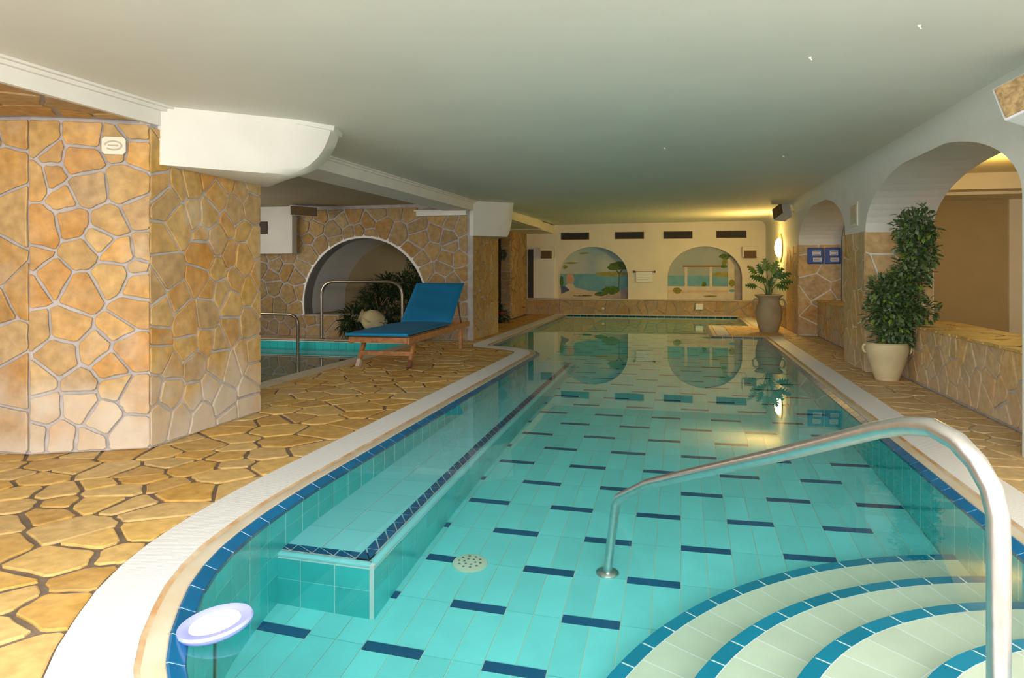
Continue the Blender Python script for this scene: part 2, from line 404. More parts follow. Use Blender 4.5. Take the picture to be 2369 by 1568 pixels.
# ------------------------------------------------------------------ structure: decks
iNear = min(range(NW), key=lambda i: math.hypot(W[i][0]+.30, W[i][1]-1.30))
iFar = max(i for i in range(NW) if abs(W[i][0]+2.70) < .08 and W[i][1] < 17.19)
left_edge = [W2[i] for i in range(iNear, iFar+1)]+[(-2.995, 17.3)]
BX = -3.78                       # pool-side edge of the children's basin
deckL = left_edge+[(-6.5, 17.3), (-6.5, 12.0), (-3.3, 12.0), (-3.3, 10.45), (BX-4.6, 10.45), (BX-4.6, 10.02), (BX, 10.02), (BX, 5.5), (BX-4.6, 5.5), (BX-4.6, -1.4), (1.0, -1.4), (1.0, left_edge[0][1])]
def slab(name, poly, z0, z1, m):
    b = B(); b.prism(poly, fz, z0, z1); o = b.build(name, m); return o
floorL = struct(slab('floor', deckL, -.3, -.008, M['grout_deck']))
SD = [(-3.36, 3.41), (-3.38, 3.02), (-3.21, 3.01), (-3.19, 3.18), (-2.96, 3.22), (-2.78, 3.22), (-3.12, 2.76), (-2.91, 2.86), (-2.8, 3.0), (-2.65, 2.9), (-2.71, 3.12), (-2.48, 3.04), (-2.34, 2.99), (-2.75, 2.72), (-2.61, 2.78), (-2.46, 2.79), (-2.72, 2.57), (-2.82, 2.42), (-2.95, 2.58), (-2.58, 3.36), (-2.32, 3.27), (-2.42, 2.43), (-2.26, 2.71), (-2.56, 2.17), (-2.25, 2.19), (-2.08, 2.30), (-2.13, 2.5), (-2.28, 1.95), (-1.98, 2.05), (-2.13, 1.84), (-1.92, 1.86), (-1.99, 1.68), (-1.79, 1.58), (-2.35, 3.72), (-2.55, 3.62)]
rng = random.Random(3)
viewL = left_edge+[(-3.6, 17.3), (-3.6, 12.0), (-3.17, 12.0), (-3.17, 10.45), (-8.0, 10.45), (-8.0, 10.02), (BX, 10.02), (BX, 5.3), (-4.2, 4.9), (-4.2, 2.6), (-2.6, 1.0), (left_edge[0][0], 1.0)]
fdeck = lambda a, b, h: (a, b, -.008+h)
stones(viewL, .27, fdeck, .008, .020, M['stone_deck'], floorL, rng, 'paving_stone', SD, 290, key=lambda x, y: math.hypot(x, y), rough=.002)

deckR = [(1.585, -1.4), (2.75, -1.4), (2.75, 17.3), (1.575, 17.3), (1.575, 14.36), (.795, 14.36), (.795, 12.14), (1.585, 12.14)]
floorR = struct(slab('floor', deckR, -.3, -.008, M['grout_deck_r']))
viewR = [(1.585, 2.2), (2.17, 2.2), (2.17, 12.58), (1.9, 12.58), (1.9, 17.3), (1.575, 17.3), (1.575, 14.36), (.795, 14.36), (.795, 12.14), (1.585, 12.14)]
stones(viewR, .25, fdeck, .008, .016, M['stone_deck_r'], floorR, rng, 'paving_stone', (), 290, key=lambda x, y: y, rough=.002)
struct(slab('floor', [(2.75, -1.4), (6.6, -1.4), (6.6, 14), (2.75, 14)], -.3, 0, M['tan']))
struct(slab('floor', [(-1.2, -1.4), (2.75, -1.4), (2.75, .9), (-1.2, .9)], -.31, -.012, M['grout_deck_r']))

# ------------------------------------------------------------------ structure: ceiling
def zc(x, y):
    u = (x+3.07)/4.97; v = (y-3)/14
    return (2.055*(1-u)+2.15*u)*(1-v)+(2.19*(1-u)+2.22*u)*v
b = B(); V = []; xs = [-3.07, -1.8, -.5, .7, 1.9]; ys = [-1.4, 1, 3, 5, 7, 9, 11, 13, 15, 17.4]
for y in ys:
    for x in xs: V.append((x, y, zc(x, y)))
F = [(j*5+i, (j+1)*5+i, (j+1)*5+i+1, j*5+i+1) for j in range(9) for i in range(4)]
b.add(V, F); b.add([(x, y, z+.25) for x, y, z in V], [tuple(reversed(f)) for f in F])
b.build('ceiling', M['ceil'], smooth=True, recalc=False)['kind'] = 'structure'
# left bay ceiling, beam along the pool with its fascia mouldings
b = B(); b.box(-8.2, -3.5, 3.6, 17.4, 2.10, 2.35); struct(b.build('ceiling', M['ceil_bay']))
b = B()
for y0, y1 in ((-1.4, 3.63), (3.63, 17.3)):
    n = 8
    for k in range(n):
        a0 = y0+(y1-y0)*k/n; a1 = y0+(y1-y0)*(k+1)/n
        h0 = zc(-3.07, a0)+.02; h1 = zc(-3.07, a1)+.02; l0 = 1.94+.006*max(0, a0-4); l1 = 1.94+.006*max(0, a1-4)
        for X0, X1, q0, q1 in ((-3.5 if y0 > 0 else -3.10, -3.07, 0, 0), (-3.07, -3.045, .035, .035), (-3.07, -3.02, .085, .085)):
            q0 = l0 if X1 == -3.07 else h0-.02-(.032 if X1 == -3.045 else .012)
            q1 = l1 if X1 == -3.07 else h1-.02-(.032 if X1 == -3.045 else .012)
            b.add([(X0, a0, q0), (X1, a0, q0), (X1, a1, q1), (X0, a1, q1), (X0, a0, h0), (X1, a0, h0), (X1, a1, h1), (X0, a1, h1)],
                  [(0, 1, 2, 3), (7, 6, 5, 4), (0, 4, 5, 1), (1, 5, 6, 2), (2, 6, 7, 3), (3, 7, 4, 0)])
struct(b.build('trim_1', M['plaster']))
# stone clad soffit left of the beam, near the camera
b = B(); b.box(-8.2, -3.10, -1.4, 3.9, 1.955, 2.3); soff = struct(b.build('trim_2', M['mortar']))
stones([(-5.2, 1.6), (-3.10, 1.6), (-3.10, 3.55), (-3.75, 3.28), (-5.2, 3.1)], .3, lambda a, b_, h: (a, b_, 1.955-h), .014, .022, M['stone_wall'], soff, rng, 'stone')

# ------------------------------------------------------------------ near stone pillar on the left
SA = [(.62, 1.83), (.54, 1.74), (.63, 1.6), (.54, 1.62), (.37, 1.84), (.38, 1.71), (.18, 1.81), (.05, 1.91), (.05, 1.79), (.34, 1.54), (.14, 1.56), (.45, 1.49), (.61, 1.3), (.41, 1.34), (.23, 1.34), (.37, 1.18), (.18, 1.18), (.05, 1.2), (.27, 1.26), (.65, 1.15), (.54, 1.02), (.36, .93), (.2, 1.01), (.09, 1.05), (.08, .96), (.1, .85), (.64, .96), (.6, .71), (.45, .72), (.49, .58), (.32, .6), (.12, .6), (.37, .41), (.21, .36), (.63, .42), (.59, .26), (.37, .27), (.26, .2), (.1, .3), (.64, .11), (.49, .1), (.32, .08), (.12, .09)]
SB = [(3.68, 1.73), (3.78, 1.49), (4.01, 1.66), (4.16, 1.7), (4.28, 1.57), (4.65, 1.55), (4.04, 1.42), (3.77, 1.25), (4.13, 1.29), (4.38, 1.38), (4.69, 1.25), (4.43, 1.18), (4.67, 1.73), (4.38, 1.69), (4.48, 1.5), (4.2, 1.43), (3.79, 1.06), (4.13, 1.17), (4.1, 1.02), (4.19, .93), (4.28, 1.07), (4.48, 1.01), (4.67, .92), (3.74, .81), (3.88, .88), (3.97, .73), (4.17, .77), (4.67, .68), (4.41, .65), (3.72, .65), (4.16, .61), (3.71, .53), (3.83, .44), (4.04, .44), (4.31, .41), (4.56, .43), (4.71, .45), (4.03, .24), (4.34, .17), (4.65, .2), (3.74, .19), (4.13, .08), (3.92, .14), (4.65, .06), (4.38, .04)]
pil = thing('stone_pillar', 'large near stone-clad pillar at the left under the flared white capital', 'pillar', (0, 0, 0))
P0 = Vector((-3.07, 3.63)); P1 = Vector((-3.66, 3.35)); P2 = Vector((-4.9, 3.22))
core = [(-3.09, 4.79), (-3.09, 3.655), (-3.66, 3.375), (-4.9, 3.245), (-4.9, 4.79)]
b = B(); b.prism(core, fz, 0, 1.96); b.build('core', M['mortar'], pil)
uA = (P1-P0).normalized(); nA = Vector((uA.y, -uA.x));
if nA.y > 0: nA = -nA
fA = lambda a, b_, h: (P0.x+uA.x*a-nA.x*(.02-h), P0.y+uA.y*a-nA.y*(.02-h), b_)
stones(rect(0, .653, 0, 1.94), .2, fA, .012, .015, M['stone_wall'], pil, rng, 'stone', SA)
uC = (P2-P1).normalized(); nC = Vector((uC.y, -uC.x))
if nC.y > 0: nC = -nC
fC = lambda a, b_, h: (P1.x+uC.x*a-nC.x*(.02-h), P1.y+uC.y*a-nC.y*(.02-h), b_)
stones(rect(0, .8, 0, 1.94), .28, fC, .012, .015, M['stone_wall'], pil, rng, 'stone')
stones(rect(3.64, 4.80, 0, 1.92), .2, fXp(-3.09), .012, .015, M['stone_wall'], pil, rng, 'stone', SB)
stones(rect(-3.9, -3.08, 0, 1.92), .25, fYp(4.79), .012, .022, M['stone_wall'], pil, rng, 'stone')

# flared white capitals (half hexagon in plan, hollow flare in profile)
def capital(label, y0, zb, zt, sc=1.0, ln=1.45, fl_=1.0):
    o = B()
    # plan at the bottom and the extra flare at the top
    plan = [(-.06, 0), (.0, 0), (.40*sc, .48*sc), (.45*sc, .60*sc), (.42*sc, .72*sc), (.0, ln*.80), (-.06, ln*.80)]
    flare = [(0, 0), (0, 0), (.16, .13), (.24, .28), (.20, .42), (.0, .30), (0, .30)]
    prof = [(0, 0), (.02, .10), (.10, .32), (.22, .52), (.38, .69), (.56, .81), (.76, .90), (.90, .94), (.91, 1.0), (1, 1.02)]
    V = []
    for z, k in prof:
        for (px, py), (fx, fy) in zip(plan, flare): V.append((-3.07+px+fx*k*fl_, y0+py+fy*k*fl_, zb+(zt-zb)*z))
    n = len(plan); m = len(prof)
    F = [(i*n+k, i*n+(k+1) % n, (i+1)*n+(k+1) % n, (i+1)*n+k) for i in range(m-1) for k in range(n)]
    F += [tuple(range(n-1, -1, -1)), tuple(range((m-1)*n, m*n))]
    o.add(V, F); ob = o.build('pillar_capital', M['plaster'], smooth=True)
    return tag(ob, label, 'capital')
capital('big flared white plaster capital on the near stone pillar', 3.72, 1.705, 2.085)
capital('smaller-looking flared white capital on the far stone pillar behind the sunbed', 10.42, 1.60, 2.16, .88, 1.6, .35)

# ------------------------------------------------------------------ wall with planted arch, far left pillar
AY = 10.45; ax, az, ar = -4.89, .54, 1.045
def archY(cx, cz, r, zs, n=28):     # points from right foot over the top to left foot
    a = math.asin(max(-1, min(1, (zs-cz)/r)))
    return arc(cx, cz, r, a, PI-a, n)
arch = archY(ax, az, ar, .36)
poly = [(-8.2, .36)]+arch[::-1]+[(-3.19, .36), (-3.19, 2.12), (-8.2, 2.12)]
b = B(); b.prism(poly, fYm(AY+.02), 0, -.25); b.box(-8.2, -3.19, AY+.02, AY+.27, -.3, .36)
wl = struct(b.build('wall_left', M['mortar']))
cut = archY(ax, az, ar+.012, .36)
vis = [(-6.7, .36)]+cut[::-1]+[(-3.17, .36), (-3.17, 2.08), (-6.7, 2.08)]
# cut into convex-safe pieces left / above / right of the arch
top = [p for p in cut if p[1] > 1.0]; lft = [p for p in cut if p[0] < ax and p[1] <= 1.0]; rgt = [p for p in cut if p[0] > ax and p[1] <= 1.0]
rngw = random.Random(11)
region = [(-8.1, .36)]+cut[::-1]+[(-3.17, .36), (-3.17, 1.92), (-3.98, 1.92), (-3.98, 2.06), (-8.1, 2.06)]
stones(region, .25, fYm(AY+.02), .012, .022, M['stone_far'], wl, rngw, 'stone')
stones(rect(-8.1, -3.17, 0, .355), .24, fYm(AY+.02), .012, .022, M['stone_far'], wl, rngw, 'stone')
# white tunnel of the niche with sill and tan back
b = B()
inner = archY(ax, az, ar, .36); n = len(inner)
for k in range(n-1):
    (x0, z0), (x1, z1) = inner[k], inner[k+1]
    o0 = (ax+(x0-ax)*1.06, az+(z0-az)*1.06); o1 = (ax+(x1-ax)*1.06, az+(z1-az)*1.06)
    b.add([(x0, AY-.004, z0), (x1, AY-.004, z1), (x1, AY+1.5, z1), (x0, AY+1.5, z0), (o0[0], AY+.02, o0[1]), (o1[0], AY+.02, o1[1]), (o1[0], AY+1.5, o1[1]), (o0[0], AY+1.5, o0[1])],
          [(0, 1, 2, 3), (4, 7, 6, 5), (0, 4, 5, 1), (3, 2, 6, 7)])
struct(b.build('trim_3', mat('niche_whitewash', (.93, .92, .92), .8), smooth=True))
b = B(); b.box(-6.1, -3.7, AY+.03, AY+1.6, .1, .355); b.box(-6.1, -3.6, AY+1.45, AY+1.6, .3, 1.7); struct(b.build('wall_niche', M['tan']))
b = B(); b.box(-3.97, -3.17, AY-.10, AY+.05, 1.91, 1.985); b.box(-4.0, -3.14, AY-.12, AY+.05, 1.975, 2.0); struct(b.build('trim_4', M['plaster']))
b = B(); b.box(-6.75, -6.06, AY-.14, AY+.02, 1.34, 2.10); dbx = tag(b.build('duct_box', M['plaster'], bevel=.006), 'white plastered duct box hanging on the stone wall left of the arch', 'duct')
b = B(); b.box(-6.75, -6.50, AY-.150, AY-.138, 1.66, 1.86)
vt = thing('air_vent', 'dark vent on the white duct box beside the near pillar', 'vent')
b.build('frame', M['dark'], vt)
for k in range(5):
    s_ = B(); s_.box(-6.74, -6.51, AY-.160, AY-.148, 1.675+k*.037, 1.688+k*.037); s_.build('slat', M['brown'], vt)
# far left pillar
fp = thing('stone_pillar', 'far stone-clad pillar behind the head of the blue sunbed', 'pillar')
b = B(); b.box(-3.6, -3.09, AY+.27, 12.0, 0, 2.12); b.box(-3.19, -3.09, AY+.02, AY+.3, 0, 2.12); b.build('core', M['mortar'], fp)
stones(rect(AY, 12.0, 0, 1.75), .24, fXp(-3.19+.10), .012, .022, M['stone_far'], fp, rngw, 'stone')
# recess and stone side wall beyond
b = B(); b.box(-3.95, -3.72, 15.6, 17.3, -.3, 2.2); ws = struct(b.build('wall_left', M['mortar']))
stones(rect(15.6, 17.25, 0, 1.98), .27, fXp(-3.72), .02, .02, M['stone_far'], ws, rngw, 'stone')
stones(rect(-3.95, -3.71, 0, 1.98), .2, fYm(15.6), .02, .02, M['stone_far'], ws, rngw, 'stone')
b = B(); b.box(-5.3, -5.1, 12, 17.3, -.3, 2.2); b.box(-5.3, -3.72, 16.9, 17.1, -.3, 2.2); ws2 = struct(b.build('wall_left', M['mortar']))
stones(rect(12.3, 16.9, 0, 2.05), .28, fXp(-5.1), .02, .02, M['stone_far'], ws2, rngw, 'stone')
stones(rect(-5.08, -3.95, 0, 2.05), .28, fYm(16.9), .02, .02, M['stone_far'], ws2, rngw, 'stone')
b = B(); b.box(-3.75, -3.02, 15.55, 17.3, 1.98, 2.2); b.box(-3.75, -3.0, 12.0, 15.6, 2.0, 2.2); struct(b.build('trim_5', M['plaster_w']))

# ------------------------------------------------------------------ back wall
BY = 17.3
def mural_notch(cx, hw, zt):
    rz = zt-.92
    return [(cx-hw, .39)]+[(cx+hw*math.cos(PI-PI*i/24), .92+rz*math.sin(PI*i/24)) for i in range(25)]+[(cx+hw, .39)]
m1 = mural_notch(-2.08, .845, 1.65); m2 = mural_notch(.54, .845, 1.64)
poly = [(-3.72, .39)]+m1+m2+[(1.95, .39), (1.95, 2.35), (-3.72, 2.35)]
b = B(); b.prism(poly, fYm(BY), 0, -.16); b.box(-3.72, 1.95, BY+.16, BY+.3, 0, 2.35)
wb = struct(b.build('wall_back', M['plaster_w']))
b = B(); b.box(-3.70, 1.95, 17.21, BY+.2, -.06, .385); lb = struct(b.build('wall_back', M['mortar']))
stones(rect(-3.69, 1.9, -.01, .37), .26, fYm(17.21), .02, .014, M['stone_far'], lb, rngw, 'stone')
b = B(); b.box(-3.70, 1.9, 17.175, BY, .365, .39); b.box(-3.0, 1.3, 17.165, 17.22, .0, .03); struct(b.build('trim_6', M['coping']))

# vents
for k, (x0, x1) in enumerate(((-2.858, -2.167), (-1.541, -.854), (-.399, .267), (.805, 1.479))):
    v = thing('air_vent', ['dark slatted wall vent above the left edge of the pine mural', 'dark slatted wall vent second from the left on the back wall', 'dark slatted wall vent third from the left, over the left edge of the terrace mural', 'dark slatted wall vent nearest the lit wall lamp'][k], 'vent', (0, 0, 0), 0, 'vents along the top of the back wall')
    z0, z1 = 1.826+.004*(k % 2), 2.0
    f_ = B(); f_.box(x0, x1, BY-.012, BY, z0, z0+.014); f_.box(x0, x1, BY-.012, BY, z1-.014, z1); f_.box(x0, x0+.014, BY-.012, BY, z0, z1); f_.box(x1-.014, x1, BY-.012, BY, z0, z1)
    f_.build('frame', M['brown'], v)
    f_ = B(); f_.box(x0+.01, x1-.01, BY-.004, BY-.001, z0+.01, z1-.01); f_.build('backing', M['dark'], v)
    for j in range(5):
        s_ = B(); z = z0+.026+j*.028; mx = Matrix.Translation(((x0+x1)/2, BY-.008, z)) @ Matrix.Rotation(.6, 4, 'X')
        s_.box(-(x1-x0)/2+.014, (x1-x0)/2-.014, -.008, .008, -.0015, .0015, 0, mx); s_.build('slat', M['dark'], v)

# murals : painted scenes on the recessed arches
def paint(name, parent, polys, y):
    """polys: list of (points, colour, roughness); every next patch of paint lies a hair in front"""
    for k, (pts, mname, pn) in enumerate(polys):
        b = B(); b.prism(pts, fYm(y), .0008*(k+1), .0004); b.build(pn, mname, parent)
def pm(n, c, c2=None, s=4): return mat(n, c, .85, col2=c2, nscale=s) if c2 else mat(n, c, .85)
sky1 = pm('mural_sky_blue', (.22, .38, .50), (.50, .54, .48), 1.3); sky2 = pm('mural_sky_grey', (.40, .42, .38), (.34, .40, .40), 1.5)
sea = pm('mural_sea', (.12, .34, .46), (.20, .42, .48), 5); hill = pm('mural_hill', (.30, .27, .06), (.40, .36, .12), 8)
pgreen = pm('mural_pine_green', (.06, .12, .03), (.14, .20, .04), 25); trunk = pm('mural_trunk', (.10, .12, .09))
cream = pm('mural_cream', (.66, .55, .38), (.62, .47, .36), 6); pinkish = pm('mural_pink', (.62, .36, .20), (.55, .42, .34), 12)
slate = pm('mural_slate', (.08, .12, .20)); lilac = pm('mural_lilac', (.42, .38, .38), (.30, .26, .24), 6); bush = pm('mural_bush', (.12, .22, .04), (.05, .12, .03), 30)
brick = pm('mural_brown', (.30, .12, .05)); white = pm('mural_white', (.70, .64, .50), (.62, .56, .46), 7); olive = pm('mural_olive', (.30, .29, .05), (.20, .22, .04), 30)
def blob(cx, cz, rx, rz, n=18, j=.15, sd=1):
    q = random.Random(sd); return [(cx+rx*math.cos(2*PI*i/n)*(1+q.uniform(-j, j)), cz+rz*math.sin(2*PI*i/n)*(1+q.uniform(-j, j))) for i in range(n)]
PY = BY+.158
def clipm(pts, cx, hw):        # keep paint within the arch
    q = list(pts)
    q = clip(q, 1, 0, cx+hw); q = clip(q, -1, 0, -(cx-hw)); q = clip(q, 0, -1, -.39)
    for a in range(1, 24):
        an = PI*a/24; nx, nz = math.cos(an)/hw, math.sin(an)/.725
        q = clip(q, nx, nz, 1.0*(nx*cx+nz*.92)+1.0)
    return q
mu = thing('mural_painting', 'arched mural of a pine tree over a blue bay on the back wall', 'mural')
cx = -2.08
L1 = [(mural_notch(cx, .85, 1.65), sky1, 'painted_sky'),
      (rect(-2.9, -1.2, .40, .99), sea, 'painted_sea'),
      (blob(-1.62, .99, .42, .06, 14, .1, 3), hill, 'painted_headland'),
      ([(-2.93, .39), (-2.93, .62), (-2.55, .66), (-2.2, .58), (-1.7, .53), (-1.2, .60), (-1.2, .39)], cream, 'painted_path'),
      ([(-1.95, .39), (-1.25, .66), (-1.2, .66), (-1.2, .39)], lilac, 'painted_wall'),
      (blob(-1.66, .60, .20, .10, 20, .2, 5), bush, 'painted_bush'), (blob(-1.9, .50, .16, .05, 16, .2, 6), bush, 'painted_bush'), (blob(-2.35, .46, .25, .02, 16, .2, 7), bush, 'painted_bush'),
      ([(-1.475, .56), (-1.455, .56), (-1.44, .98), (-1.36, 1.10), (-1.38, 1.11), (-1.45, 1.03), (-1.52, 1.10), (-1.54, 1.09), (-1.465, .98)], trunk, 'painted_trunk'),
      (blob(-1.45, 1.19, .26, .10, 22, .13, 8), pgreen, 'painted_crown'), (blob(-1.60, 1.14, .14, .06, 14, .15, 18), pgreen, 'painted_crown'),
      (blob(-2.66, .86, .11, .16, 16, .12, 9), pinkish, 'painted_urn'), (blob(-2.66, .66, .12, .09, 14, .12, 10), white, 'painted_rock'),
      ([(-2.88, .50), (-2.88, .68), (-2.80, .70), (-2.66, .59)], slate, 'painted_shade'), (blob(-2.72, .47, .16, .07, 14, .2, 11), cream, 'painted_rock'), (blob(-2.45, .53, .15, .08, 14, .2, 12), cream, 'painted_rock'),
      (blob(-2.87, .82, .045, .13, 12, .2, 13), bush, 'painted_bush'), (blob(-2.62, 1.26, .18, .02, 14, .3, 14), olive, 'painted_twig'), (blob(-2.78, 1.16, .05, .04, 12, .3, 15), olive, 'painted_twig'), (blob(-2.3, 1.50, .12, .02, 12, .3, 16), olive, 'painted_twig')]
paint('mural', mu, [(clipm(p, cx, .845), m_, n_) for p, m_, n_ in L1], PY)
mu2 = thing('mural_painting', 'arched mural of a white terrace pergola by the sea, nearer the lit lamp', 'mural')
cx = .54
L2 = [(mural_notch(cx, .85, 1.64), sky2, 'painted_sky'), (rect(-.3, 1.4, .66, .95), sea, 'painted_sea'), (blob(1.0, .98, .32, .06, 14, .1, 21), hill, 'painted_headland'),
      (rect(-.3, 1.4, .39, .70), white, 'painted_terrace'), (rect(-.3, 1.4, .54, .60), cream, 'painted_parapet'), (rect(-.3, 1.38, .585, .60), pinkish, 'painted_edge'),
      (rect(.05, 1.06, 1.155, 1.19), brick, 'painted_beam'), (rect(.09, .15, .58, 1.155), white, 'painted_post'), (rect(.66, .72, .62, 1.155), white, 'painted_post'),
      (rect(1.08, 1.22, .44, 1.36), white, 'painted_post'), ([(1.22, .39), (1.4, .39), (1.4, 1.5), (1.1, 1.36), (1.22, 1.2)], lilac, 'painted_shade'),
      (blob(-.08, .60, .095, .075, 16, .2, 22), olive, 'painted_pot_plant'), (blob(.53, .75, .05, .06, 12, .3, 23), bush, 'painted_pot_plant'), (blob(1.17, .78, .07, .08, 14, .2, 24), olive, 'painted_pot_plant'), (blob(1.17, .60, .07, .03, 14, .1, 25), sea, 'painted_pot'),
      (blob(1.02, 1.40, .12, .06, 16, .3, 26), bush, 'painted_vine'), (blob(1.0, 1.26, .05, .12, 16, .35, 27), olive, 'painted_vine'), (blob(.98, 1.17, .09, .03, 12, .3, 28), bush, 'painted_vine'), (blob(.68, .47, .15, .02, 12, .2, 29), olive, 'painted_grass')]
paint('mural', mu2, [(clipm(p, cx, .845), m_, n_) for p, m_, n_ in L2], PY)

# notice on its black rail between the murals
nt_ = thing('notice_sheet', 'white notice sheet hanging from a black rail between the two murals', 'notice')
b = B(); b.tube([(-1.09, BY-.02, 1.045), (-.60, BY-.02, 1.045)], .012, 8); b.build('rail', M['dark'], nt_)
for x in (-1.09, -.60):
    b = B(); b.lathe([(.001, -.012), (.028, -.012), (.028, .012), (.001, .012)], 12, 0, Matrix.Translation((x, BY-.016, 1.045)) @ Matrix.Rotation(PI/2, 4, 'Y')); b.build('end_cap', M['dark'], nt_)
b = B(); b.box(-1.04, -.655, BY-.034, BY-.028, .80, 1.05); b.build('sheet', M['paper'], nt_)
for k in range(4):
    b = B(); b.box(-1.0, -.72-.04*(k % 2), BY-.0352, BY-.034, .985-k*.04, .989-k*.04); b.build('printed_line', M['ink'], nt_)
b = B(); b.box(.330, .500, 17.13, 17.19, .165, .30)
tag(b.build('switch_box', M['paper'], bevel=.01), 'small white box on the low stone ledge under the terrace mural', 'box')
b = B(); b.lathe([(.001, 0), (.03, 0), (.028, .02), (.001, .03)], 14, 0, Matrix.Translation((-1.82, 17.19, .16)) @ Matrix.Rotation(PI/2, 4, 'X'))
tag(b.build('pool_inlet', M['paper'], smooth=True), 'tiny round white fitting on the stone ledge under the pine mural', 'fitting')
# dark slot and pale panel at the left end
b = B(); b.box(-3.68, -3.54, BY-.03, BY-.005, .40, 1.60); tag(b.build('door_gap', M['dark']), 'tall narrow dark strip at the left end of the back wall', 'gap')
b = B(); b.box(-3.54, -3.02, BY-.06, BY, .40, 1.62); tag(b.build('wall_panel', M['plaster'], bevel=.004), 'plain white panel left of the pine mural', 'panel')

def small_speaker(label, x0, x1, z0, z1):
    s = thing('wall_speaker', label, 'speaker')
    b = B(); b.box(x0-.03, x1+.02, BY-.16, BY, z0+.02, z1+.05); b.build('housing', M['plaster_w'], s, bevel=.006)
    b = B(); b.box(x0, x1-.02, BY-.175, BY-.158, z0, z1-.04); b.build('grille', M['brown'], s, bevel=.004)
small_speaker('small brown-grilled speaker left of the pine mural', -3.332, -3.04, 1.368, 1.60)
small_speaker('small brown-grilled speaker between the terrace mural and the wall lamp', 1.412, 1.70, 1.36, 1.57)

# ------------------------------------------------------------------ right wall with two basket arches
XR = 1.9; XT = 2.55
def notch(y0, y1, zs, zt, n=26):
    c = (y0+y1)/2; h = (y1-y0)/2
    return [(y0, -.02)]+earc(c, zs, h, zt-zs, PI, 0, n)+[(y1, -.02)]
poly = [(-1.4, -.02)]+notch(4.64, 8.20, 1.50, 2.03)+notch(9.16, 12.58, 1.52, 2.05)+[(17.5, -.02), (17.5, 2.4), (-1.4, 2.4)]
b = B(); b.prism(poly, lambda a, b_, d: (XR+d, a, b_), 0, XT-XR)
wr = struct(b.build('wall_right', M['plaster'], recalc=True))
# cove to the ceiling
b = B(); n = 6
ys2 = [-1.4+i*1.05 for i in range(19)]
V = []
for y in ys2:
    z = zc(1.9, y)
    for k in range(n+1):
        a = PI/2*k/n; V.append((XR-.16+.16*math.sin(a)+.001, y, z-.16+.16*math.cos(a)-.0))
    V.append((XR+.05, y, z+.05))
F = [(j*(n+2)+k, j*(n+2)+k+1, (j+1)*(n+2)+k+1, (j+1)*(n+2)+k) for j in range(len(ys2)-1) for k in range(n)]
b.add(V, F); struct(b.build('trim_7', M['ceil'], smooth=True, recalc=False))
rr = random.Random(21)
# stone dado on the piers
def dado(parent, y0, y1, z1, near=True, far=True, size=.27):
    stones(rect(y0-.02, y1+.02, 0, z1), size, fXm(XR), .010, .015, M['stone_right'], parent, rr, 'stone')
p1 = thing('stone_dado', 'stone cladding round the pier between the two arches', 'stone cladding')
dado(p1, 8.20, 9.16, 1.49)
stones(rect(XR-.02, XT, 0, 1.49), .27, fYp(9.16-.0), .010, .015, M['stone_right'], p1, rr, 'stone')
p1b = p1
stones(rect(XR-.02, XT, 0, 1.48), .30, fYm(8.20), -.0001+.02, .02, M['stone_right'], p1, rr, 'stone') if False else None
# reveals that look towards the camera
b_ = lambda Y: (lambda a, b2, h: (a, Y-h, b2))
pr = thing('stone_dado', 'stone cladding under the two blue signs in the far arch', 'stone cladding')
stones(rect(XR-.02, XT, 0, 1.50), .34, b_(12.58), .010, .016, M['stone_right'], pr, rr, 'stone')
stones(rect(12.56, 13.95, 0, 1.50), .28, fXm(XR), .010, .015, M['stone_right'], pr, rr, 'stone')
pn = thing('stone_dado', 'stone cladding on the arch reveal behind the tall ficus', 'stone cladding')
stones(rect(XR-.02, XT, 0, 1.48), .32, b_(8.20), .010, .016, M['stone_right'], pn, rr, 'stone')
pf = thing('stone_dado', 'low stone skirting behind the grey urn near the wall lamp', 'stone cladding')
stones(rect(13.95, 17.2, 0, .42), .25, fXm(XR), .02, .018, M['stone_far'], pf, rr, 'stone')
# low parapets inside the arches
def parapet(label, y0, y1, h, sd, fixed=()):
    t = thing('parapet_wall', label, 'low wall'); q = random.Random(sd)
    b = B(); b.box(2.19, 2.70, y0, y1, -.011, h-.02); b.build('core', M['mortar'], t)
    stones(rect(y0, y1, 0, h-.01), .23, fXm(2.19), .010, .016, M['stone_right'], t, q, 'stone', fixed)
    stones(rect(2.16, 2.72, y0, y1), .30, lambda a, b2, hh: (a, b2, h-.02+hh), .02, .014, M['stone_deck'], t, q, 'capstone')
SP = [(7.09, .43), (6.92, .29), (6.71, .44), (6.42, .42), (6.2, .31), (7.09, .16), (5.99, .44), (5.8, .38), (5.52, .37), (5.36, .43), (6.56, .23), (5.66, .21), (5.46, .12), (6.33, .10), (5.95, .13), (6.76, .11), (5.3, .25)]
parapet('low stone parapet in the near arch right of the ficus pot', 4.0, 8.18, .54, 5, SP)
parapet('low stone parapet in the far arch under the blue signs', 9.2, 12.55, .58, 6)
# corridor behind
b = B(); b.box(2.55, 6.6, 12.2, 12.4, 0, 2.6); struct(b.build('wall_corridor', M['tan']))
b = B(); b.box(4.80, 6.5, 12.14, 12.2, 0, 2.4); b.box(2.55, 6.5, 10.95, 11.3, 2.18, 2.40); b.box(2.55, 6.5, 11.3, 12.2, 2.14, 2.40); struct(b.build('trim_8', M['plaster_w']))
b = B(); b.box(2.4, 6.7, -1.4, 14, 2.40, 2.6); struct(b.build('ceiling', M['plaster_w']))
b = B(); b.box(6.5, 6.7, -1.4, 14, -.3, 2.6); struct(b.build('wall_corridor', M['plaster']))
b = B(); b.box(2.56, 3.4, 12.4, 13.3, 0, 2.4); struct(b.build('wall_corridor', M['plaster_w']))
